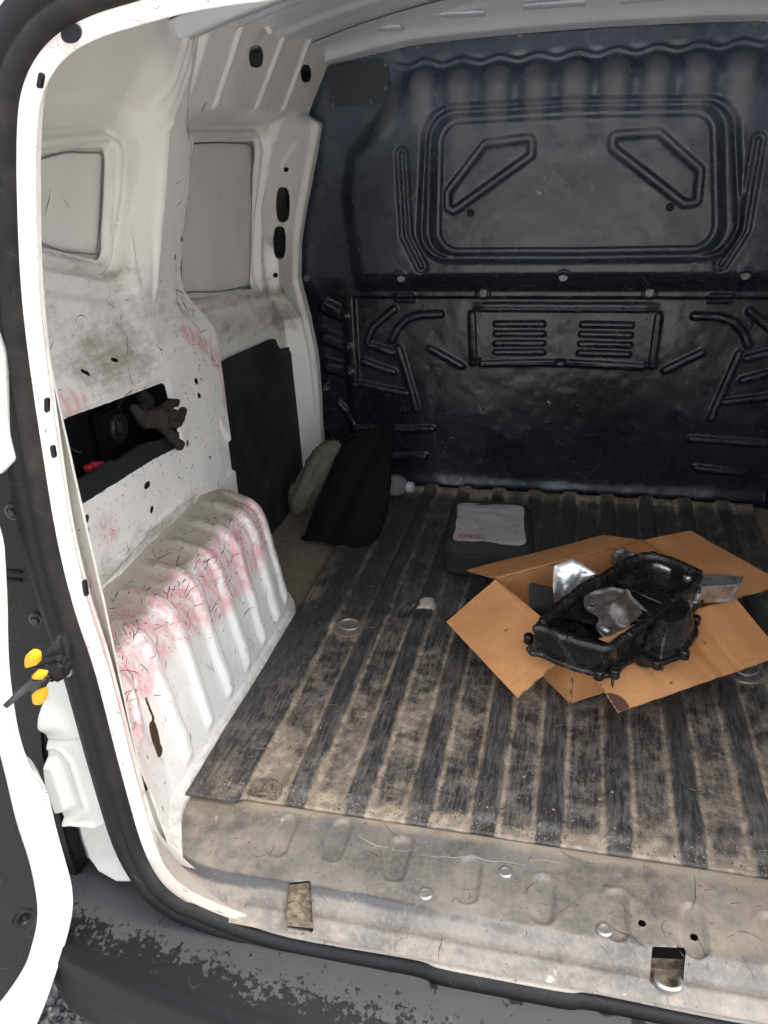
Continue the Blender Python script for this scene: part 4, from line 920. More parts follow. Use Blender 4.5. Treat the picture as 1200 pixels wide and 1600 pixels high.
# dark trim behind the jamb (tail lamp housing), with two screws
def trim():
    t = slab('lamp_trim', [(x, .735, z) for x, z in [(-0.6438, 0.6135), (-0.5686, 0.6071), (-0.5650, 0.5629), (-0.5691, 0.4859), (-0.5644, 0.4182), (-0.5656, 0.3753), (-0.5972, 0.3218), (-0.6097, 0.2786), (-0.6302, 0.2435), (-0.6436, 0.1742), (-0.6440, 0.0539), (-0.6465, -0.0109), (-0.6414, -0.0841), (-0.7314, -0.0427), (-0.8147, 0.0591)]], (0, 1, 0), .03, BLK, VAN, bev=.004)
    for x, z in [(-0.5901, 0.5539), (-0.5970, 0.4028)]:
        lathe('trim_screw', [(.0105, 0), (.0105, .003), (.0075, .004), (.0065, .0025), (.005, .0025), (.0045, .006), (.0005, .0062)], DKGREY, t, (x, .735, z), (0, -1, 0), 16)
    for pts in ([(-0.6390, 0.4583), (-0.6051, 0.4587)], [(-0.6358, 0.4695), (-0.6019, 0.4708)]):
        tube('trim_rib', [(x, .734, z) for x, z in pts], .0025, BLK, t, 6)
    return t
trim()
# white quarter corner seen past the seal
QC = slab('quarter_corner', [(x, .69, z) for x, z in [(-0.5351, 0.8009), (-0.5174, 0.7758), (-0.5158, 0.7500), (-0.5279, 0.6958), (-0.5334, 0.6675), (-0.5343, 0.6384), (-0.5566, 0.6209), (-0.5879, 0.6244)]], (0, 1, 0), .03, WHITE, VAN, bev=.0015)

at_ = QC.data.attributes.new('light_cut', 'FLOAT', 'POINT'); at_.data.foreach_set('value', np.full(len(QC.data.vertices), .9, np.float32))  # corner greyed to tone down the strong light on it
# ---- door check: arm, jaw and three yellow pads
CK = None
def door_check():
    y = .615
    arm = tube('door_check', [(x, yy, z) for (x, z), yy in [([(-0.5488, 0.3726)][0], .70), ([(-0.5208, 0.3935)][0], .66), ([(-0.5038, 0.4085)][0], .63), ([(-0.5094, 0.4101)][0], .615), ([(-0.5205, 0.4037)][0], .61), ([(-0.5273, 0.3999)][0], .60), ([(-0.5409, 0.3884)][0], .59)]], [.006, .007, .007, .0065, .005, .004, .003], DKGREY, VAN, 10, flat=(1.0, .55))
    def plate(nm, px, yy, th, m, bev=.002): return slab(nm, [(x, yy, z) for x, z in px], (0, 1, 0), th, m, arm, bev=bev)
    plate('bracket', [(-0.4843, 0.4619), (-0.4758, 0.4645), (-0.4824, 0.4235), (-0.4912, 0.4138), (-0.5031, 0.4174), (-0.5061, 0.4376), (-0.4925, 0.4476)], .625, .016, DKGREY, .004)
    plate('jaw', [(-0.5106, 0.4329), (-0.4915, 0.4403), (-0.4727, 0.4476), (-0.4656, 0.4387), (-0.4677, 0.4234), (-0.4859, 0.4125), (-0.4972, 0.4178), (-0.5133, 0.4105)], .605, .018, BLK, .004)
    plate('jaw', [(-0.5122, 0.4209), (-0.4929, 0.4285), (-0.4813, 0.4250), (-0.4961, 0.4094), (-0.5031, 0.3946), (-0.5137, 0.3966)], .598, .012, DKGREY, .004)
    plate('backing_plate', [(-0.4994, 0.4237), (-0.4726, 0.4305), (-0.4751, 0.4132), (-0.4874, 0.4082), (-0.4964, 0.4104)], .622, .006, STEEL, .0015)
    for px in ([(-0.4960, 0.4616), (-0.4915, 0.4669), (-0.4848, 0.4693), (-0.4792, 0.4676), (-0.4783, 0.4621), (-0.4816, 0.4520), (-0.4988, 0.4449), (-0.4999, 0.4497)], [(-0.4951, 0.4368), (-0.4890, 0.4426), (-0.4753, 0.4419), (-0.4788, 0.4340), (-0.4930, 0.4330)], [(-0.5009, 0.4130), (-0.4919, 0.4176), (-0.4816, 0.4215), (-0.4845, 0.4068), (-0.4903, 0.3991), (-0.4987, 0.3970), (-0.5027, 0.3999)]):
        px = [tuple(np.mean(px, 0)+(np.array(p_)-np.mean(px, 0))*.86) for p_ in px]
        o = plate('yellow_pad', px, .586, .010, YEL, .0012)
        c = np.mean(px, 0); s = slab('pad_face', [(c[0]+(x-c[0])*.6, .5845, c[1]+(z-c[1])*.6) for x, z in px], (0, 1, 0), .003, YEL, arm, bev=.0006)
    return arm
door_check()

# ---- left rear door, swung open: white frame edge and dark lining
def door():
    dv = Vector((-.66, -.75, 0)).normalized(); nv = Vector((dv.y, -dv.x, 0)); nv = nv if nv.dot(Vector((.05, 0, 0))-Vector((-.6, .65, 0))) > 0 else -nv
    hp = Vector((-.600, .640, 0))                          # hinge edge
    def ob(q, off=0.0):                                    # (distance from hinge edge, height) on the door
        return hp+dv*q[0]+Vector((0, 0, q[1]))+nv*off
    edge = DOOR_OUT; lin = DOOR_LIN
    full = edge
    fr = slab('rear_door', [ob(p) for p in full], -nv, .045, WHITE, VAN, bev=.004, smooth=True)
    lo = slab('door_lining', [ob(p, .004) for p in lin], -nv, .012, LINER, fr, bev=.001)
    at_ = fr.data.attributes.new('light_cut', 'FLOAT', 'POINT'); at_.data.foreach_set('value', np.full(len(fr.data.vertices), .9, np.float32))  # door colour greyed to offset bright outdoor light
    s, z = DOOR_HOLE
    lathe('lining_clip', [(.014, 0), (.013, .003), (.009, .003), (.007, .0), (.004, .0), (.003, .003), (.0005, .003)], BLK, fr, ob((s, z), .004), nv, 18)
    return fr
DOOR_OUT = [(-0.0531, 0.95), (-0.0531, 0.5408), (-0.0509, 0.5285), (-0.0478, 0.5105), (-0.0441, 0.49), (-0.0405, 0.4705), (-0.0367, 0.4521), (-0.0326, 0.4332), (-0.0287, 0.4146), (-0.0253, 0.3973), (-0.0227, 0.3816), (-0.0206, 0.3672), (-0.0189, 0.3534), (-0.0173, 0.3394), (-0.0158, 0.325), (-0.0144, 0.3107), (-0.0134, 0.2965), (-0.0128, 0.2829), (-0.0127, 0.2691), (-0.0131, 0.2553), (-0.0138, 0.2427), (-0.0147, 0.2326), (-0.016, 0.2261), (-0.0175, 0.2225), (-0.0192, 0.2199), (-0.0206, 0.2165), (-0.0218, 0.2121), (-0.0228, 0.2076), (-0.0237, 0.2027), (-0.0244, 0.1971), (-0.0247, 0.191), (-0.0249, 0.1844), (-0.0248, 0.177), (-0.0247, 0.1684), (-0.0244, 0.1584), (-0.024, 0.1471), (-0.0235, 0.1348), (-0.0232, 0.122), (-0.023, 0.1079), (-0.0229, 0.0925), (-0.0229, 0.0773), (-0.0228, 0.0634), (-0.0227, 0.0516), (-0.0227, 0.0411), (-0.0225, 0.0312), (-0.0219, 0.0212), (-0.0209, 0.0111), (-0.0196, 0.0013), (-0.0179, -0.0084), (-0.0157, -0.0183), (-0.0127, -0.0285), (-0.0092, -0.0388), (-0.0053, -0.049), (-0.0012, -0.059), (0.003, -0.0684), (0.0073, -0.0774), (0.012, -0.0868), (0.0173, -0.0972), (0.0234, -0.1095), (0.0302, -0.1229), (0.0373, -0.1366), (0.0443, -0.1496), (0.0509, -0.1615), (0.0575, -0.1728), (0.0644, -0.184), (0.0718, -0.1953), (0.0808, -0.2079), (0.0909, -0.2213), (0.1002, -0.2333), (0.1066, -0.2417), (0.62, -0.2417), (0.62, 0.95)]
DOOR_LIN = [(0.0135, 0.2881), (0.0138, 0.2794), (0.0143, 0.267), (0.0148, 0.2524), (0.0155, 0.2375), (0.0163, 0.2225), (0.0172, 0.2065), (0.0181, 0.1897), (0.0188, 0.1725), (0.0189, 0.1544), (0.0187, 0.1353), (0.0185, 0.1162), (0.0187, 0.0981), (0.0195, 0.0811), (0.0205, 0.0647), (0.0219, 0.0495), (0.0233, 0.0359), (0.0248, 0.0246), (0.0265, 0.0152), (0.0284, 0.0068), (0.0307, -0.0018), (0.0334, -0.0105), (0.0365, -0.0189), (0.04, -0.0272), (0.0439, -0.0358), (0.048, -0.0446), (0.0522, -0.0535), (0.0572, -0.0625), (0.0636, -0.0715), (0.0719, -0.081), (0.0816, -0.0906), (0.0918, -0.0998), (0.1017, -0.1074), (0.1119, -0.1135), (0.1225, -0.1185), (0.1319, -0.1222), (0.1384, -0.1249), (0.55, -0.1249), (0.55, 0.6), (0.0435, 0.6)]
DOOR_HOLE = (0.0444, 0.015)
door()
# ================================================================== rubber mat (lies on the load floor)
RIBX = [-.340, -.245, -.148, -.049, .045, .145, .245, .343, .44]
TIE = [(-0.3874, 1.3600), (0.3841, 1.3406)]
def mat_z(U, V):
    wob = .004*(fbm(V*3, U*2, 0, 3)-.5)*2
    z = .004+0*U
    for c in RIBX:
        z = z+.0085*sm(.021, .014, np.abs(U-c+wob))*sm(.888, .905, V)
    z = z+.0085*sm(-.416, -.432, U+wob)*sm(.850, .856, V)*sm(-.520, -.512, U)
    # waists round the tie-down eyes
    for x, y in TIE: z = z-.007*sm(.030, .022, np.hypot(U-x, V-y))
    z = z+.010*sm(.07, .0, 2.09-V)+.003*(fbm(U*10, V*5, 0, 6)-.5)*2
    return z
def mat_pos(U, V): return U, V, mat_z(U, V)
def mat_attr(U, V, X, Y, Z):
    e = np.full(U.shape, 9.); r = np.zeros(U.shape)
    wob = .004*(fbm(V*3, U*2, 0, 3)-.5)*2
    for c in RIBX:
        d = np.abs(U-c+wob)-.0175; r = np.maximum(r, sm(.006, -.002, d)); e = np.minimum(e, np.where(d > -.004, np.abs(d-.003), 9))
    dl = U+.424+wob; r = np.maximum(r, sm(.005, -.005, dl)*.9); e = np.minimum(e, np.where(dl > -.004, np.abs(dl), 9))
    near = sm(1.75, .95, V)
    du = .20+.50*sm(.010, .001, e)*(.5+.7*fbm(U*6, V*4, 0, 8))-.22*r+.24*near*(1-r)+.55*sm(.915, .878, V)*(1-r*.85)+.06*r*near
    du = du+.45*sm(-.43, -.40, U)*sm(-.37, -.385, U)*sm(1.1, .9, V)*fbm(U*9, V*12, 0, 13)*1.6
    for x, y in TIE: du = du+.35*sm(.06, .03, np.hypot(U-x, V-y))
    du = du+.55*(fbm(U*5, V*3.2, 0, 31)-.5)*2-.14*sm(1.5, 2.0, V)*sm(2.08, 2.03, V)+.5*sm(2.03, 2.075, V)+.35*sm(-.47, -.485, U)*sm(1.38, 1.45, V)
    du = du+.22*sm(-.42, -.44, U)*near
    return {'dust': du, 'rise': r}
def mat_keep(u, v): return np.where(u < -.432, v > .852, v > .872)
def mat_front(u, v): return None
MT = sheet('rubber_mat', np.linspace(-.514, .514, 343), np.linspace(.850, 2.095, 340), mat_pos, MAT, None, attrs=mat_attr,
   keep=lambda u, v: (v > .872-.019*sm(-.415, -.432, u)+.003*(vnoise(u*60, u*0, 0, 3)-.5)))
tag(MT, 'worn black ribbed rubber mat dusted with sand, lying on the van load floor', 'floor mat')
so = MT.modifiers.new('thick', 'SOLIDIFY'); so.thickness = .006; so.offset = -1
for i, (x, y) in enumerate(TIE):
    r = lathe('tie_down_cup', [(.034, .003), (.033, .006), (.029, .007), (.026, .004), (.022, .002), (.012, .002), (.011, .005), (.007, .006), (.0005, .006)], FLP if i == 0 else STEEL, VAN, (x, y, .001), (0, 0, 1), 26)
    tube('tie_down_ring', [(x+.021*math.cos(a), y+.006+.017*math.sin(a), .0105+.002*math.sin(a)) for a in np.linspace(0, 2*math.pi, 22)[:-1]], .0026, STEEL, r, 8, closed=True)
x, y = [(-0.3927, 0.8877)][0]
def cap():
    bm = bmesh.new(); n = 26; R = .0265
    for z0, r0 in ((0, R), ):
        ring = [(x+R*math.cos(a), y+R*math.sin(a)) for a in np.linspace(math.radians(-30), math.radians(205), n)]
        a = [bm.verts.new((p[0], p[1], .006)) for p in ring]; b = [bm.verts.new((x+(p[0]-x)*.93, y+(p[1]-y)*.93, .0125)) for p in ring]
        bm.faces.new(b)
        for i in range(n): bm.faces.new((a[i], a[(i+1) % n], b[(i+1) % n], b[i]))
    o = bm_obj('round_plug', bm, SAND, VAN, smooth=False)
    return o
cap()
tube('plug_slot', [(x-.024, y-.012, .0135), (x+.021, y-.010, .0135)], .0028, SAND, VAN, 6)

# ================================================================== open cardboard box
BT = [Vector((-.0865, 1.397, 0)), Vector((.201, 1.608, 0)), Vector((.358, 1.396, 0))]; BT.append(BT[0]+BT[2]-BT[1])
BZ0, BZ1 = .0145, .13
bc = (BT[0]+BT[2])/2
BOX = empty('cardboard_box', (bc.x, bc.y, BZ0), 'open brown cardboard box with its four flaps folded out, standing on the rubber mat', 'box')
def board(name, quad, th, nrm, par, oil=None, nu=60, nv=40, sag=0.0, crease=()):
    """a sheet of corrugated board between four corners, with thickness and a slight wave"""
    q = [np.array(p, float) for p in quad]; n_ = np.array(nrm, float)
    V, F, O = [], [], []
    for side in (0, 1):
        for i in range(nu+1):
            for j in range(nv+1):
                s, t = i/nu, j/nv; p = (q[0]*(1-s)+q[1]*s)*(1-t)+(q[3]*(1-s)+q[2]*s)*t
                w = .0022*(fbm(np.array(s*3+q[0][0]*9), np.array(t*2), 0, 5)-.5)*2*min(1, t*3)-sag*t*t
                
                for ca, cb, cc, ch in crease: w += ch*max(0, 1-abs(ca*s+cb*t-cc)/.02)
                p = p+n_*(w-side*th); V.append(p); O.append(oil(p) if oil else 0)
    k = (nu+1)*(nv+1); ix = lambda a, i, j: a*k+i*(nv+1)+j
    for i in range(nu):
        for j in range(nv):
            F.append((ix(0, i, j), ix(0, i+1, j), ix(0, i+1, j+1), ix(0, i, j+1))); F.append((ix(1, i, j), ix(1, i, j+1), ix(1, i+1, j+1), ix(1, i+1, j)))
    for i in range(nu):
        for j in (0, nv): F.append((ix(0, i, j), ix(0, i+1, j), ix(1, i+1, j), ix(1, i, j)))
    for j in range(nv):
        for i in (0, nu): F.append((ix(0, i, j), ix(0, i, j+1), ix(1, i, j+1), ix(1, i, j)))
    me = quads_mesh(name, np.array(V), np.array(F), {'oil': np.array(O)}); me.materials.append(CARD); me.materials.append(CEDGE); mi = np.zeros(len(F), np.int32); mi[2*nu*nv:] = 1; me.polygons.foreach_set('material_index', mi); fixn(me)
    o = obj(name, me, CARD, par, smooth=True); sharp(me, .8); return o
OILP = [(x, y, r, a) for (x, y), (r, a) in zip([(0.0076, 1.2033), (0.0164, 1.1481), (0.1911, 1.2066), (0.2133, 1.1939), (0.2300, 1.1717), (0.1059, 1.0947), (0.2915, 1.2722), (0.3060, 1.2867), (-0.0542, 1.2643), (-0.0436, 1.2768), (0.0407, 1.5383)], ((.012, 1.0), (.008, .7), (.016, 1.0), (.006, 1.0), (.005, .9), (.006, .6), (.007, .7), (.006, .7), (.006, .75), (.006, .7), (.02, .5)))]
OILP += [(x, y, .013, 1.6) for x, y in [(0.1252, 1.0968), (0.1351, 1.0905), (0.1433, 1.1017)]]
def oil(p):
    return sum(a*max(0, 1-math.hypot(p[0]-x, p[1]-y)/(r*2)) for x, y, r, a in OILP)
CRS = {0: [(0, 1, .93, -.0012)], 1: [(1, .2, .5, -.0008)], 2: [(1, .05, .42, -.0026), (1, .08, .50, .002), (1, .02, .30, -.0018), (1, .1, .78, -.0016), (0, 1, .9, -.0005)], 3: [(1, .0, .12, -.0007), (0, 1, .05, .0008)]}
PH = {0: -18, 1: -2, 2: -22, 3: -30}
for i in range(4):
    A, B = BT[i], BT[(i+1) % 4]; e = (B-A).normalized(); o = e.cross(Vector((0, 0, 1))); 
    if o.dot(A-bc) < 0: o = -o
    board('wall', [(A.x, A.y, BZ1), (B.x, B.y, BZ1), (B.x, B.y, BZ0), (A.x, A.y, BZ0)], .0035, -o, BOX, oil)
    ph = math.radians(PH[i]); d = o*math.cos(ph)+Vector((0, 0, 1))*math.sin(ph); nn = -o*math.sin(ph)+Vector((0, 0, 1))*math.cos(ph)
    a3, b3 = Vector((A.x, A.y, BZ1))+e*.002+nn*.002, Vector((B.x, B.y, BZ1))-e*.002+nn*.002; Lf = .13
    board('flap', [a3, b3, b3+d*Lf, a3+d*Lf], .0035, nn, BOX, oil, sag=.003, crease=CRS[i])
    for s in (1,):                                           # pressed fold line along the hinge
        tube('fold_line', [a3, b3], .0022, CARD, BOX, 6)
board('base', [(p.x, p.y, BZ0+.004) for p in BT], .0035, (0, 0, 1), BOX, oil)

# ================================================================== engine parts in the box
def rim_pts(px): return px
SO = [(-0.0013, 1.1571), (0.0157, 1.1919), (0.0332, 1.2344), (0.0723, 1.3029), (0.1095, 1.3441), (0.1414, 1.3933), (0.1838, 1.4332), (0.2189, 1.4335), (0.2488, 1.4178), (0.2833, 1.3887), (0.2899, 1.3683), (0.2726, 1.3286), (0.2475, 1.2892), (0.2280, 1.2583), (0.2045, 1.2196), (0.1759, 1.1834), (0.1484, 1.1485), (0.1238, 1.1152), (0.0882, 1.1198), (0.0454, 1.1364), (0.0200, 1.1511)]
SO = catmull(SO, 3, closed=True)
SL = [(-0.0139, 1.1884), (-0.0040, 1.1552), (0.0290, 1.1311), (0.0600, 1.1329), (0.0788, 1.1078), (0.1068, 1.0921), (0.1365, 1.1042), (0.1472, 1.1339), (0.1742, 1.1565), (0.2287, 1.2145), (0.2835, 1.3261), (0.3130, 1.4108), (0.2989, 1.4377), (0.2263, 1.4850), (0.1902, 1.4927), (0.1398, 1.4451), (0.0682, 1.3471), (0.0144, 1.2487)]
SUMP = empty('oil_sump', (.12, 1.22, .13), 'oily black engine sump frame lying tilted across the top of the open cardboard box', 'engine part')
def shrink(pts, d): return inset(pts, d)
def offs(pts, d):
    P = np.array(pts); T = np.roll(P, -1, 0)-np.roll(P, 1, 0); T /= np.linalg.norm(T, axis=1)[:, None]
    N = np.stack([T[:, 1], -T[:, 0]], 1); c = P.mean(0)
    if ((P-c)*N).sum() < 0: N = -N
    return [tuple(p) for p in P+N*d]
def loop_wall(name, rings, m, par, closed=True, smooth=True, ang=.7):
    """rings: list of (pts2d, z) lofted in order"""
    n = len(rings[0][0]); V, q = [], []
    for pts, z in rings:
        for x, y in pts: V.append((x, y, z if not callable(z) else z(x, y)))
    for i in range(len(rings)-1):
        for j in range(n): q.append((i*n+j, i*n+(j+1) % n, (i+1)*n+(j+1) % n, (i+1)*n+j))
    me = quads_mesh(name, np.array(V), np.array(q)); fixn(me); o = obj(name, me, m, par, smooth); sharp(me, ang); return o
zt = lambda h: (lambda x, y: h+.030*(y-1.2)-.03*(x-.1)*0)
def wobble(pts, a, f): return [(x+a*math.sin(f*i), y+a*math.cos(f*1.3*i)) for i, (x, y) in enumerate(pts)]
OUT = wobble(SO, .0012, 1.9)
inn = offs(OUT, -.013)
loop_wall('sump_wall', [(offs(OUT, -.004), zt(.1355)), (offs(OUT, -.001), zt(.150)), (offs(OUT, -.003), zt(.172)), (offs(OUT, .001), zt(.179)), (OUT, zt(.185)), (offs(OUT, -.003), zt(.188)), (offs(OUT, -.010), zt(.188)), (inn, zt(.185)), (offs(OUT, -.014), zt(.175)), (offs(OUT, -.016), zt(.150)), (offs(OUT, -.02), zt(.137)), (offs(OUT, -.004), zt(.1355))], OILY, SUMP)
FLO = offs(OUT, .0085)
loop_wall('sump_flange', [(offs(OUT, -.006), zt(.134)), (FLO, zt(.134)), (offs(OUT, .0098), zt(.138)), (offs(OUT, .0080), zt(.1425)), (offs(OUT, -.002), zt(.144)), (offs(OUT, -.006), zt(.134))], OILY, SUMP)
# tray that covers the far half
far = [p for p in offs(OUT, -.012) if p[1]+.35*p[0] > 1.235]
def fan(name, pts, z, m, par):
    pts = list(pts); c = np.mean(pts, 0); n = len(pts); V = []; q = []
    R = 8
    for i in range(R+1):
        for x, y in pts:
            s = i/R; X, Y = c[0]+(x-c[0])*s, c[1]+(y-c[1])*s; V.append((X, Y, zt(z)(X, Y)+.003*(float(fbm(np.array(X*40), np.array(Y*40), 0, 3))-.5)+.006*sm(.75, 1, s)))
    for i in range(R):
        for j in range(n): q.append((i*n+j, i*n+(j+1) % n, (i+1)*n+(j+1) % n, (i+1)*n+j))
    me = quads_mesh(name, np.array(V), np.array(q)); fixn(me); return obj(name, me, m, par)
fan('sump_tray', far, .157, PANM, SUMP)
fan('sump_tray', offs(OUT, -.010), .1405, OILY, SUMP)
ends = [(0.1366, 1.3516), (0.2207, 1.2956)]
tube('tray_edge', [(ends[0][0], ends[0][1], .167), (ends[1][0], ends[1][1], .164)], .004, OILY, SUMP, 8)
for (x, y), r, h in zip([(0.1768, 1.3426), (0.2010, 1.3941), (0.2635, 1.3920)], (.0075, .006, .006), (.022, .016, .012)):
    lathe('tray_post', [(r*1.3, 0), (r*1.15, .004), (r, .008), (r*.95, h), (r*.6, h+.002), (.0005, h+.002)], PANM, SUMP, (x, y, .160), (0, 0, 1), 16)
# two pale windows pressed in the far wall
for c in ([(0.2019, 0.1289), (0.2058, 0.1395), (0.2177, 0.1434), (0.2303, 0.1401), (0.2359, 0.1082), (0.2010, 0.1110)], [(0.2554, 0.1383), (0.2615, 0.1474), (0.2728, 0.1512), (0.2828, 0.1450), (0.2869, 0.1298), (0.2538, 0.1310)]):
    pass
def wall_pad(px, wv):
    cx, cy_ = px
for k, (i0, i1) in enumerate(((20, 24), (26, 29))):
    a = offs(OUT, -.0175); seg = [a[i % len(a)] for i in range(i0, i1+1)]
    bm = bmesh.new(); lo = [bm.verts.new((x, y, zt(.160)(x, y))) for x, y in seg]; hi = [bm.verts.new((x, y, zt(.176-.004*abs(j-(len(seg)-1)/2)/len(seg)*2)(x, y))) for j, (x, y) in enumerate(seg)]
    for j in range(len(seg)-1): bm.faces.new((lo[j], lo[j+1], hi[j+1], hi[j]))
    g_ = bmesh.ops.extrude_face_region(bm, geom=list(bm.faces)); bmesh.ops.translate(bm, vec=(-.002, -.003, 0), verts=[v for v in g_['geom'] if isinstance(v, bmesh.types.BMVert)])
    bm_obj('cast_pad', bm, ALU, SUMP)
# bolt bosses round rim and flange
def boss(name, x, y, z, r, h, m=OILY):
    lathe(name, [(r*.8, 0), (r, .002), (r, h-.002), (r*.85, h), (r*.45, h), (r*.4, h-.003), (.0005, h-.003)], m, SUMP, (x, y, z), (0, 0, 1), 14)
nO = len(OUT)
for i in range(2, nO, 9):
    x, y = offs(OUT, -.006)[i]; boss('rim_boss', x, y, zt(.180)(x, y), .0062, .0095)
for x, y in [(-0.0080, 1.1815), (0.1088, 1.0993), (0.1336, 1.1071)]: boss('flange_boss', x, y, .134, .0085, .017)
x, y = [(0.1310, 1.1032)][0]; tube('drip', [(x, y, .134), (x, y, .124), (x+.001, y, .118)], [.003, .0022, .0012], OILY, SUMP, 8)
# pump housing bulging from the right-hand side
PB = [(0.1844, 1.1845), (0.1821, 1.2189), (0.2221, 1.2851), (0.2495, 1.3047), (0.2669, 1.2863), (0.2671, 1.2473), (0.2411, 1.1886), (0.2071, 1.1624)]
PBc = []
for k in range(len(PB)):
    a, b = np.array(PB[k]), np.array(PB[(k+1) % len(PB)]); PBc += [tuple(a*.92+b*.08), tuple(a*.5+b*.5), tuple(a*.08+b*.92)]
def toward(s, dx=0, dy=0):
    c = np.mean(PBc, 0); return [tuple(c+(np.array(p)-c)*s+np.array((dx, dy))) for p in PBc]
loop_wall('pump_housing', [(toward(1.10), .138), (toward(1.06), .142), (toward(1.0), .146), (toward(.97), .163), (toward(.90), .170), (toward(.66, .004, .006), .186), (toward(.60, .004, .006), .188), (toward(.02), .188)], OILY, SUMP, ang=.45)
loop_wall('pump_flange', [(toward(.9), .1335), (toward(1.22), .1335), (toward(1.25), .137), (toward(1.22), .1415), (toward(.9), .1425)], OILY, SUMP)
for i in (17, 12, 21): 
    x, y = toward(1.22)[i % len(PBc)]; boss('pump_boss', x, y, .131, .0085, .016)
x, y = [(0.1864, 1.1906)][0]; lathe('drain_neck', [(.017, 0), (.019, .012), (.019, .03), (.0005, .03)], OILY, SUMP, (x, y, .112), (.0, 0, 1), 20)
tube('oil_drip', [(x+.035, y+.005, .134), (x+.0355, y+.003, .124), (x+.035, y+.002, .112)], [.0012, .0016, .0022], OILY, SUMP, 6)
x, y = offs(OUT, .006)[54]
# ---- bracket lying in the sump, with bolt and stud
BK2 = empty('metal_bracket', (.10, 1.27, .16), 'brown stained metal bracket with a bolt, lying inside the oily sump frame', 'bracket')
bo = [(0.0834, 1.2838), (0.0945, 1.3035), (0.1102, 1.3107), (0.1306, 1.3231), (0.1517, 1.3174), (0.1677, 1.3021), (0.1884, 1.2793), (0.2009, 1.2728), (0.2021, 1.2583), (0.1823, 1.2446), (0.1648, 1.2294), (0.1511, 1.1992), (0.1403, 1.1818), (0.1238, 1.1751), (0.1094, 1.1804), (0.1032, 1.1989), (0.1086, 1.2159), (0.1055, 1.2359), (0.0925, 1.2463), (0.0848, 1.2578)]
eye = [(0.0955, 1.2655), (0.1227, 1.2571)]; hump = [(0.1421, 1.2582)][0]; fold = [(0.1063, 1.1818), (0.1227, 1.2450), (0.1628, 1.3170)]
def br_pos(U, V):
    r = np.hypot(U-hump[0], (V-hump[1])*.8)
    z = .166+.016*sm(.026, .004, r)-.35*np.maximum(U-.155, 0)+.006*sm(.012, .0, seg_sd(U, V, fold))+.05*(V-1.25)
    for e in eye: z = z+.003*sm(.011, .007, np.hypot(U-e[0], V-e[1]))
    z = z+.004*(fbm(U*45, V*45, 0, 4)-.5)*2
    return U, V, z+.006*sm(-.004, .0, poly_sd(U, V, bo))
bo = catmull(bo, 3, closed=True)
bx = [p[0] for p in bo]; byy = [p[1] for p in bo]
BP = sheet('bracket_plate', np.linspace(min(bx)-.002, max(bx)+.002, 90), np.linspace(min(byy)-.002, max(byy)+.002, 80), br_pos, BRKT, BK2, keep=lambda u, v: poly_sd(u, v, bo) < 0, holes=[lambda u, v: poly_sd(u, v, bo)*-1, lambda u, v: np.hypot(u-eye[0][0], v-eye[0][1])-.0048, lambda u, v: np.hypot(u-eye[1][0], v-eye[1][1])-.004])
so = BP.modifiers.new('thick', 'SOLIDIFY'); so.thickness = .003
bm = bmesh.new(); x, y = [(0.1449, 1.2077)][0]
bolt('bracket_bolt', x, y, .1745, .0085, (.15, -.35, 1), BK2, STEEL)
a = [(0.1074, 1.1878), (0.1238, 1.1751)]; tube('stud', [(a[0][0], a[0][1], .176), (a[1][0], a[1][1], .174)], [.0058, .0052], STEEL, BK2, 12)
pl_ = [(0.1067, 1.1599), (0.1273, 1.1710), (0.1647, 1.2122), (0.1809, 1.2052), (0.1479, 1.1745), (0.1219, 1.1514)]
slab('torn_strip', [(x, y, .169+.02*(i % 2)*0) for i, (x, y) in enumerate(pl_)], (0, 0, 1), .002, CARD, BK2)
# ---- bright foil shield behind the sump
fo = [(0.0233, 0.1848), (0.0417, 0.1933), (0.0589, 0.2002), (0.0768, 0.1922), (0.0948, 0.1815), (0.1068, 0.1757), (0.0824, 0.1388), (0.0343, 0.1056), (0.0233, 0.1331)]
FO = pillow('foil_shield', fo, lambda u, v, d: (u, 1.36+.35*(v-.15)-d, v), .005, FOIL, None, 18, 90, .008, 20, .4, 9)
tag(FO, 'bright crinkled foil heat shield sticking up at the left inside the cardboard box', 'heat shield')
# dark plate left of it
bp2 = [(x, z) for x, z in [(-0.0174, 0.1755), (-0.0106, 0.1802), (0.0265, 0.1729), (0.0312, 0.1213), (0.0224, 0.1119), (-0.0082, 0.1143), (-0.0149, 0.1373)]]
DP = slab('dark_plate', [(x, 1.30+.2*(z-.15), z) for x, z in bp2], (0, 1, 0), .004, BLK, None, bev=.0012)
tag(DP, 'thin black plate with rounded corners leaning against the left inner wall of the box', 'plate')
# aluminium bracket on the right, over the box edge
ALB = empty('alloy_bracket', (.30, 1.33, .14), 'stained grey alloy bracket poking out over the right edge of the cardboard box', 'bracket')
t = [(0.2885, 1.3953), (0.3024, 1.3999), (0.3415, 1.4013), (0.3663, 1.3982), (0.3517, 1.3654), (0.3245, 1.3565), (0.2864, 1.3457), (0.2788, 1.3559)]
slab('bracket_top', [(x, y, .172) for x, y in t], (0, 0, 1), .005, ALU, ALB, bev=.002)
tt = [np.array((*p, .172)) for p in t]
side = [tt[3], tt[4], tt[5], tt[6]]
s2 = [(p[0], p[1], .172) for p in side]+[(p[0]-.012, p[1]+.004, .138) for p in side[::-1]]
slab('bracket_side', s2, (-.1, .3, 0), .004, ALU, ALB, bev=.001)
x, y = [(0.3334, 1.3661)][0]; bolt('bracket_screw', side[1][0]-.010, side[1][1]-.006, .156, .005, (.5, -.8, .3), ALB, STEEL)
x, y = [(0.2581, 1.3110)][0]; lathe('bracket_foot', [(.012, 0), (.0105, .002), (.0095, .018), (.009, .0195), (.005, .0195), (.0045, .015), (.0005, .015)], ALU, ALB, (x, y, .148), (.1, -.2, 1), 16)
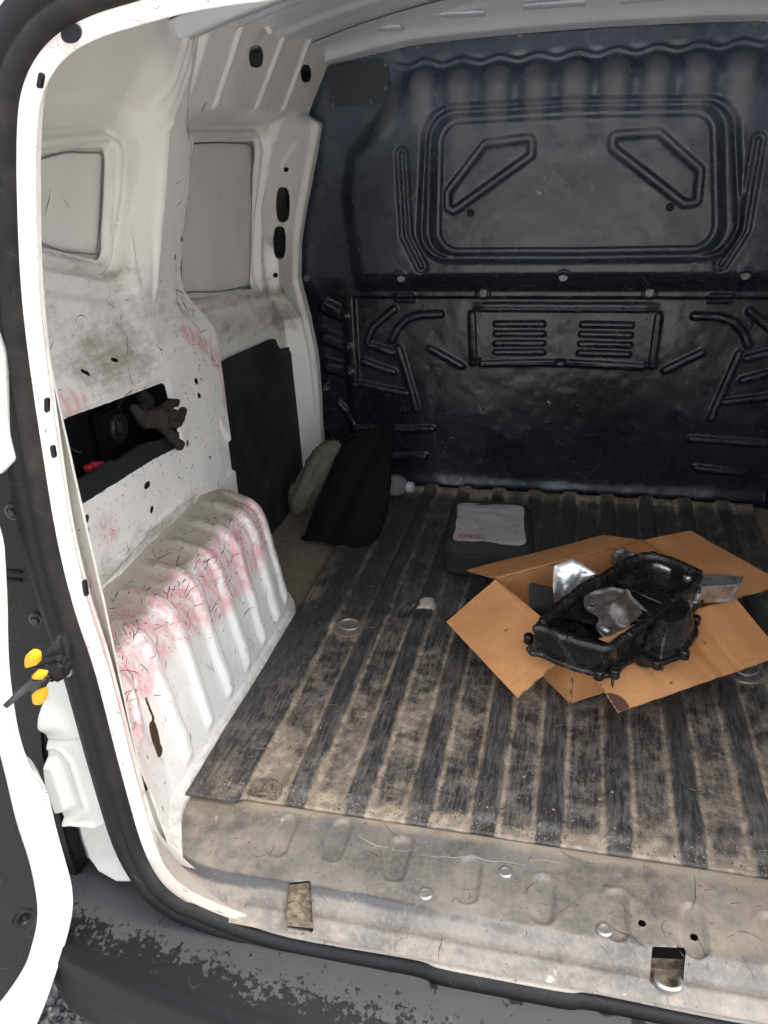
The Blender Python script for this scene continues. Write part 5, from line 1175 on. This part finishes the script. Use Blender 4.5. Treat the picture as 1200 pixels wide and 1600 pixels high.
x, y = [(0.2791, 1.3479)][0]; lathe('bracket_foot', [(.011, 0), (.0095, .002), (.0088, .018), (.008, .0195), (.0045, .0195), (.004, .015), (.0005, .015)], ALU, ALB, (x, y, .148), (.2, -.1, 1), 16)
# grey casting tip behind
gt = [(0.1338, 0.1655), (0.1402, 0.1775), (0.1556, 0.1830), (0.1684, 0.1741), (0.1833, 0.1696), (0.1701, 0.1541), (0.1409, 0.1371), (0.1341, 0.1453)]
GT = pillow('grey_casting', gt, lambda u, v, d: (u, 1.47-d, v), .007, BRKT, None, 12, 60, .006, 60, .35, 4)
tag(GT, 'grey ribbed casting tip standing behind the far rim of the sump frame', 'engine part')

# ================================================================== tool case
def tool_case():
    q = [(-0.2339, 1.8367), (-0.0589, 1.8421), (-0.0367, 1.6151), (-0.2151, 1.6161)]; c = np.mean(q, 0)
    E_ = empty('tool_case', (c[0], c[1], .012), 'soft charcoal zipped case with a pale grey lid panel, lying flat beside the cardboard box', 'tool case')
    n = 22; V = []; 
    def ringpts(off, z):
        pts = offs(catmull(offs(inset(q, .018), .0), 1, closed=True), 0)
        o = []
        Q = inset(q, .02-min(off, 0))
        for i in range(4):
            p = np.array(Q[i]); a = np.array(Q[i-1])-p; b = np.array(Q[(i+1) % 4])-p
            ang0 = math.atan2(*(-(b/np.linalg.norm(b)))[::-1]); 
            d0 = -b/np.linalg.norm(b); d1 = -a/np.linalg.norm(a)
            m0, m1 = d1, d0
            # quarter arc from outward of previous edge to outward of next edge
            nprev = np.array([-(a[1]), a[0]])/np.linalg.norm(a); nnext = np.array([b[1], -b[0]])/np.linalg.norm(b)
            if nprev @ (p-c) < 0: nprev = -nprev
            if nnext @ (p-c) < 0: nnext = -nnext
            for t in np.linspace(0, 1, 7):
                v = nprev*(1-t)+nnext*t; v /= np.linalg.norm(v); o.append(tuple(p+v*(.02+max(off, 0))))
            if i < 4:
                nx = np.array(Q[(i+1) % 4]);
                for t in (.2, .4, .6, .8): o.append(tuple((p+nnext*(.02+max(off, 0)))*(1-t)+(nx+nnext*(.02+max(off, 0)))*t))
        return o
    R = [(.004, .012), (.012, .016), (.014, .03), (.010, .045), (.013, .058), (.014, .063), (.011, .066), (.014, .069), (.012, .082), (.005, .091), (.0, .094), (-.004, .092), (-.02, .0925)]
    rings = [(ringpts(o, z), (lambda zz: (lambda x, y: zz+.003*(float(fbm(np.array(x*18), np.array(y*18+zz*30), 0, 2))-.5)*2))(z)) for o, z in R]
    bd = loop_wall('case_body', rings, CASEF, E_)
    cc = np.mean(q, 0)
    tp = ringpts(-.005, .094); V, F = [], []; K = len(tp); RR = 12
    for i in range(RR+1):
        for x, y in tp:
            s = i/RR; X, Y = cc[0]+(x-cc[0])*s, cc[1]+(y-cc[1])*s
            V.append((X, Y, .0945-.004*(1-s)**1+.004*(float(fbm(np.array(X*22), np.array(Y*55), 0, 6))-.5)*2*(1-s**6)-.003*(s > .99)))
    for i in range(RR):
        for j in range(K): F.append((i*K+j, i*K+(j+1) % K, (i+1)*K+(j+1) % K, (i+1)*K+j))
    g = G('grey_case_panel'); c = g.mix(g.noise(40, 5, .7), (.27, .27, .25), (.42, .42, .395)); c = g.mix(g.mul(g.ss(.55, .7, g.noise(26, 5, .7)), .7), c, (.15, .14, .125)); g.bump(g.noise(90, 4), .3, .002)
    pm = g.fin(c, .65)
    me = quads_mesh('lid_panel', np.array(V), np.array(F)); fixn(me); obj('lid_panel', me, pm, E_)
    # red print: three worn squares, two carrying a grey oval
    ex = np.array(q[2])-np.array(q[3]); ex /= np.linalg.norm(ex); ey = np.array([-ex[1], ex[0]])
    g = G('worn_red_print'); c = g.mix(g.ss(.42, .62, g.noise(130, 4, .7)), (.36, .06, .06), (.34, .30, .28)); rp = g.fin(c, .7)
    g = G('worn_grey_print'); c = g.mix(g.ss(.42, .62, g.noise(130, 4, .7)), (.12, .12, .11), (.3, .3, .28)); gp = g.fin(c, .7)
    o0 = np.array([(-0.2021, 1.6270)][0])
    for k in range(3):
        p = o0+ex*(.004+k*.0215)+ey*.004
        slab('print_square', [(*(p+ex*a+ey*b), .0966) for a, b in ((0, 0), (.0195, 0), (.0195, .017), (0, .017))], (0, 0, 1), .0006, rp, E_)
        if k: slab('print_oval', [(*(p+ex*(.0097+.0085*math.cos(t))+ey*(.0082+.006*math.sin(t))), .0973) for t in np.linspace(0, 2*math.pi, 19)[:-1]], (0, 0, 1), .0005, gp, E_)
        if k: slab('print_dot', [(*(p+ex*(.0097+.0045*math.cos(t))+ey*(.0082+.003*math.sin(t))), .0979) for t in np.linspace(0, 2*math.pi, 15)[:-1]], (0, 0, 1), .0004, rp, E_)
tool_case()

# ================================================================== black bag, plastic bags, bottle
bag = [(-0.6155, -0.0146), (-0.5964, 0.0471), (-0.5661, 0.1287), (-0.5399, 0.1900), (-0.5233, 0.2392), (-0.4790, 0.2577), (-0.4311, 0.2728), (-0.3933, 0.2873), (-0.3892, 0.2394), (-0.3903, 0.1398), (-0.3960, 0.0793), (-0.4114, 0.0253), (-0.4432, -0.0188), (-0.4883, -0.0189), (-0.5466, -0.0090)]
def bag3(u, v, d):
    t = np.clip(v/.30, 0, 1); lean = .13*t
    s = 1.0
    crease = .020*math.exp(-((u+.50-.10*(v-.1)/.2)/.02)**2)*(1 if v > .04 else v/.04)
    return (u, 1.735+lean-d*(1.25-.8*t)+crease, max(v, .012)+.0)
BAG = pillow('black_bag', bag, bag3, .050, FAB, None, 26, 130, .020, 12, .45, 12, back=.5)
tag(BAG, 'empty black fabric bag standing slumped by the bulkhead, left corner of the floor', 'bag')
tube('bag_seam', [(x, 1.735+.13*min(1, z/.3)-.002, max(z, .014)) for x, z in catmull(bag[:9], 4)], .0028, FAB, BAG, 6)
g = G('murky_clear_plastic'); g.bump(g.noise(70, 4), .5, .004)
CLR = g.fin(g.mix(g.noise(40, 4), (.16, .15, .125), (.30, .29, .25)), .22, 0, **{'Transmission Weight': .45, 'IOR': 1.2, 'Alpha': .8})
def crumple(name, path, rad, seed, m):
    pts = catmull(path, 8); k = len(pts); rr_ = np.interp(np.linspace(0, 1, k), np.linspace(0, 1, len(rad)), rad); n = 36
    V, F = [], []; prev = Vector((0, 0, 1)); P = [Vector(p) for p in pts]
    for i in range(k):
        t = (P[min(i+1, k-1)]-P[max(i-1, 0)]).normalized(); b = t.cross(Vector((0, 1, .2))).normalized(); a = b.cross(t)
        for j in range(n):
            th = 2*math.pi*j/n
            w = 1+.55*(abs(float(fbm(np.array(3*math.cos(th)+seed), np.array(3*math.sin(th)), np.array(i*.35), seed, 3))-.5)*2-.25)+.12*math.sin(7*th+i*.2)
            q = P[i]+(a*math.cos(th)*.75+b*math.sin(th))*rr_[i]*w; q.z = max(q.z, .008); V.append(q)
    for i in range(k-1):
        for j in range(n): F.append((i*n+j, i*n+(j+1) % n, (i+1)*n+(j+1) % n, (i+1)*n+j))
    F += [tuple(range(n)), tuple(range((k-1)*n, k*n))[::-1]]
    return obj(name, fixn(mesh(name, V, F)), m)
c1 = [(-0.6661, 0.0308), (-0.6482, 0.0696), (-0.6175, 0.1175), (-0.5775, 0.1825), (-0.5496, 0.2120), (-0.5073, 0.2105), (-0.4810, 0.2290)]
B1 = crumple('plastic_bag', [(x, 1.84-.0*i, z) for i, (x, z) in enumerate(c1)], [.012, .036, .036, .034, .026, .020, .007], 3, CLR)
tag(B1, 'crumpled murky clear plastic bag tucked behind the black bag against the liner board', 'plastic bag')
bz_ = [(-0.4788, 0.0625), (-0.4539, 0.0852), (-0.4354, 0.0900), (-0.4160, 0.0738), (-0.3960, 0.0730)]
PET = G('clear_bottle_plastic').fin((.62, .64, .64), .12, 0, **{'Transmission Weight': .75, 'IOR': 1.25, 'Alpha': .75})
CAPM = M_plain('pale_bottle_cap', (.55, .56, .56), .4, 0, .05)
bx_, bzz = bz_[2]
BO = lathe('plastic_bottle', [(.02, -.16), (.030, -.155), (.031, -.10), (.029, -.095), (.031, -.09), (.031, -.02), (.029, -.012), (.031, -.004), (.031, .008), (.026, .024), (.016, .034), (.0125, .038), (.0125, .044), (.0005, .044)], PET, None, (bx_, 2.02, .045), (1, -.15, 0), 24)
tag(BO, 'empty clear plastic bottle lying at the bulkhead foot, partly hidden by the bag', 'bottle')
lathe('bottle_cap', [(.0145, .040), (.0145, .054), (.013, .056), (.0005, .056)], CAPM, BO, (bx_, 2.02, .045), (1, -.15, 0), 20)

# ================================================================== work glove hung over the pocket lip, red clip in the pocket
def skin_chain(name, chains, m, parent=None, lvl=2):
    """one continuous body from chains of (point, radius) that start on shared points"""
    bm_v, edges, rad, ids = [], [], [], {}
    for ch in chains:
        prev = None
        for p, r in ch:
            k = tuple(round(c, 5) for c in p)
            if k not in ids: ids[k] = len(bm_v); bm_v.append(p); rad.append(r)
            if prev is not None and prev != ids[k]: edges.append((prev, ids[k]))
            prev = ids[k]
    me = bpy.data.meshes.new(name); me.from_pydata(bm_v, edges, []); me.update()
    o = bpy.data.objects.new(name, me); COL.objects.link(o)
    md = o.modifiers.new('skin', 'SKIN'); md.use_smooth_shade = True
    for i, sv in enumerate(me.skin_vertices[0].data): sv.radius = rad[i] if hasattr(rad[i], '__len__') else (rad[i], rad[i])
    me.skin_vertices[0].data[0].use_root = True
    sb = o.modifiers.new('sub', 'SUBSURF'); sb.levels = lvl; sb.render_levels = lvl
    dg = bpy.context.evaluated_depsgraph_get(); m2 = bpy.data.meshes.new_from_object(o.evaluated_get(dg)); bpy.data.objects.remove(o)
    m2.name = name; m2.materials.clear(); return obj(name, m2, m, parent)
def gp(px, x): return px
def glove():
    P3 = lambda px: [(x, y, z) for x, y, z in px]
    palm = [(1.1701, 0.5127)][0]; kn = [(1.1972, 0.5129)][0]
    def pt(t, x): return (x, t[0], t[1])
    root = pt(palm, -.668); mid = pt(kn, -.652)
    f1 = [(1.2063, 0.4911), (1.2229, 0.4686), (1.2423, 0.4518), (1.2527, 0.4368)]
    f2 = [(1.2069, 0.5005), (1.2278, 0.4909), (1.2478, 0.4913), (1.2598, 0.4968)]
    f3 = [(1.2019, 0.5138), (1.2284, 0.5073), (1.2495, 0.5038), (1.2650, 0.5048)]
    f4 = [(1.2091, 0.5205), (1.2298, 0.5254), (1.2488, 0.5240), (1.2639, 0.5169)]
    cuff = [(1.2344, 0.5229), (1.2459, 0.5428)]
    th = [(1.1660, 0.5274), (1.1571, 0.5393), (1.1541, 0.5491)]
    ch = [[(root, (.012, .017)), (mid, (.012, .018))],
      [(mid, (.012, .018))]+[(pt(t, x), r) for t, x, r in zip(f1, (-.648, -.645, -.646, -.648), (.0108, .010, .0094, .0082))],
      [(mid, (.012, .018))]+[(pt(t, x), r) for t, x, r in zip(f2, (-.640, -.636, -.636, -.640), (.0100, .0092, .0088, .0078))],
      [(mid, (.012, .018))]+[(pt(t, x), r) for t, x, r in zip(f3, (-.640, -.634, -.634, -.638), (.0100, .0092, .0088, .0078))],
      [(mid, (.012, .018))]+[(pt(t, x), r) for t, x, r in zip(f4, (-.648, -.645, -.645, -.650), (.0098, .009, .0086, .0076))],
      [(root, (.012, .017))]+[(pt(t, x), r) for t, x, r in zip(th, (-.668, -.670, -.674), (.0092, .0085, .0072))],
      [(root, (.012, .017))]+[(pt(t, x), r) for t, x, r in zip(cuff, (-.690, -.705), (.018, .017))]]
    o = skin_chain('work_glove', ch, GLV, lvl=3)
    me = o.data; co = np.zeros(len(me.vertices)*3); me.vertices.foreach_get('co', co); co = co.reshape(-1, 3); nn = np.zeros(len(me.vertices)*3); me.vertices.foreach_get('normal', nn); nn = nn.reshape(-1, 3)
    co = co+nn*((fbm(co[:, 0]*70+co[:, 1]*90, co[:, 2]*110, 0, 3)-.5)*.009)[:, None]; me.vertices.foreach_set('co', co.ravel()); me.update()
    tag(o, 'dark knitted work glove draped over the right end of the wall pocket lip', 'glove')
    return o
glove()
rc = [(1.0451, 0.4769), (1.0569, 0.4787), (1.0665, 0.4738)]
def red_clip():
    bm = bmesh.new()
    for k, (y, z) in enumerate(rc): box_bm(bm, (-.700+.004*k, y, z), (.012, .012, .011-.002*(k % 2)), bev=.002)
    o = bm_obj('red_clip', bm, RED); tag(o, 'small red plastic clip lying inside the dark wall pocket behind its lip', 'clip')
red_clip()

# ================================================================== litter on the mat
g = G('flaking_white_filler'); g.bump(g.noise(120, 4), .5, .003); FILL = g.fin(g.mix(g.noise(70, 5, .7), (.30, .27, .23), (.58, .55, .5)), .8)
pt_ = [(-0.2606, 1.4455), (-0.2564, 1.4672), (-0.2607, 1.4825), (-0.2508, 1.4977), (-0.2337, 1.4978), (-0.2226, 1.4834), (-0.2218, 1.4624), (-0.2335, 1.4500), (-0.2475, 1.4502)]
FB = pillow('dried_filler_blob', pt_, lambda u, v, d: (u, v, float(mat_z(np.array([[u]]), np.array([[v]]))[0, 0])+.0005+d), .004, FILL, None, 8, 40, .002, 60, .3, 5, back=.2)
tag(FB, 'off-white flake of dried filler on the mat between the bag and the box', 'debris')
def litter():
    g = G('sand_and_chips'); a = g.attr('tone'); c = g.mix(a, (.08, .05, .03), (.36, .29, .21)); lm = g.fin(c, .85)
    ico = bmesh.new(); bmesh.ops.create_icosphere(ico, subdivisions=1, radius=1); base = np.array([v.co[:] for v in ico.verts]); tri = np.array([[v.index for v in f.verts] for f in ico.faces]); ico.free()
    V, F, T = [], [], []
    N = 2200; x = RNG.uniform(-.5, .5, N); y = np.where(RNG.random(N) < .72, .874+RNG.exponential(.022, N), RNG.uniform(.88, 2.05, N))
    y = np.minimum(y, 2.05); z = mat_z(x[:, None], y[:, None])[:, 0]
    for i in range(N):
        r = .0006+.0013*RNG.random()**3+(.0016 if RNG.random() > .985 else 0); P = base*RNG.uniform(.5, 1.3, (1, 3))*r*(1+.25*RNG.normal(size=(len(base), 1))); P[:, 2] *= .7
        V.append(P+np.array([x[i], y[i], z[i]+r*.35])); F.append(tri+i*len(base)); T.append(np.full(len(base), RNG.random()))
    me = mesh('sand_grit', np.concatenate(V), np.concatenate(F)); at = me.attributes.new('tone', 'FLOAT', 'POINT'); at.data.foreach_set('value', np.concatenate(T).astype(np.float32))
    tag(obj('sand_grit', me, lm, smooth=False), kind='stuff')
    # a few straws and threads
    V, F = [], []
    for i in range(34):
        x0, y0 = RNG.uniform(-.5, .5), .9+RNG.exponential(.25); y0 = min(y0, 2.0); th = RNG.uniform(0, 6.28); L = RNG.uniform(.008, .03); cv = RNG.normal()*.3; pts = []
        for t in np.linspace(0, 1, 5):
            px, py = x0+L*t*math.cos(th+cv*t), y0+L*t*math.sin(th+cv*t); pts.append((px, py, float(mat_z(np.array([[px]]), np.array([[py]]))[0, 0])+.0006))
        b = len(V)
        for p in pts: V += [(p[0], p[1], p[2]+.0004), (p[0]+.0004*math.sin(th), p[1]-.0004*math.cos(th), p[2]-.0003), (p[0]-.0004*math.sin(th), p[1]+.0004*math.cos(th), p[2]-.0003)]
        for k in range(4):
            for j in range(3): F.append((b+k*3+j, b+k*3+(j+1) % 3, b+k*3+3+(j+1) % 3, b+k*3+3+j))
    me = mesh('straw_litter', V, F); g = G('dry_straw'); tag(obj('straw_litter', me, g.fin((.27, .21, .13), .85)), kind='stuff')
litter()
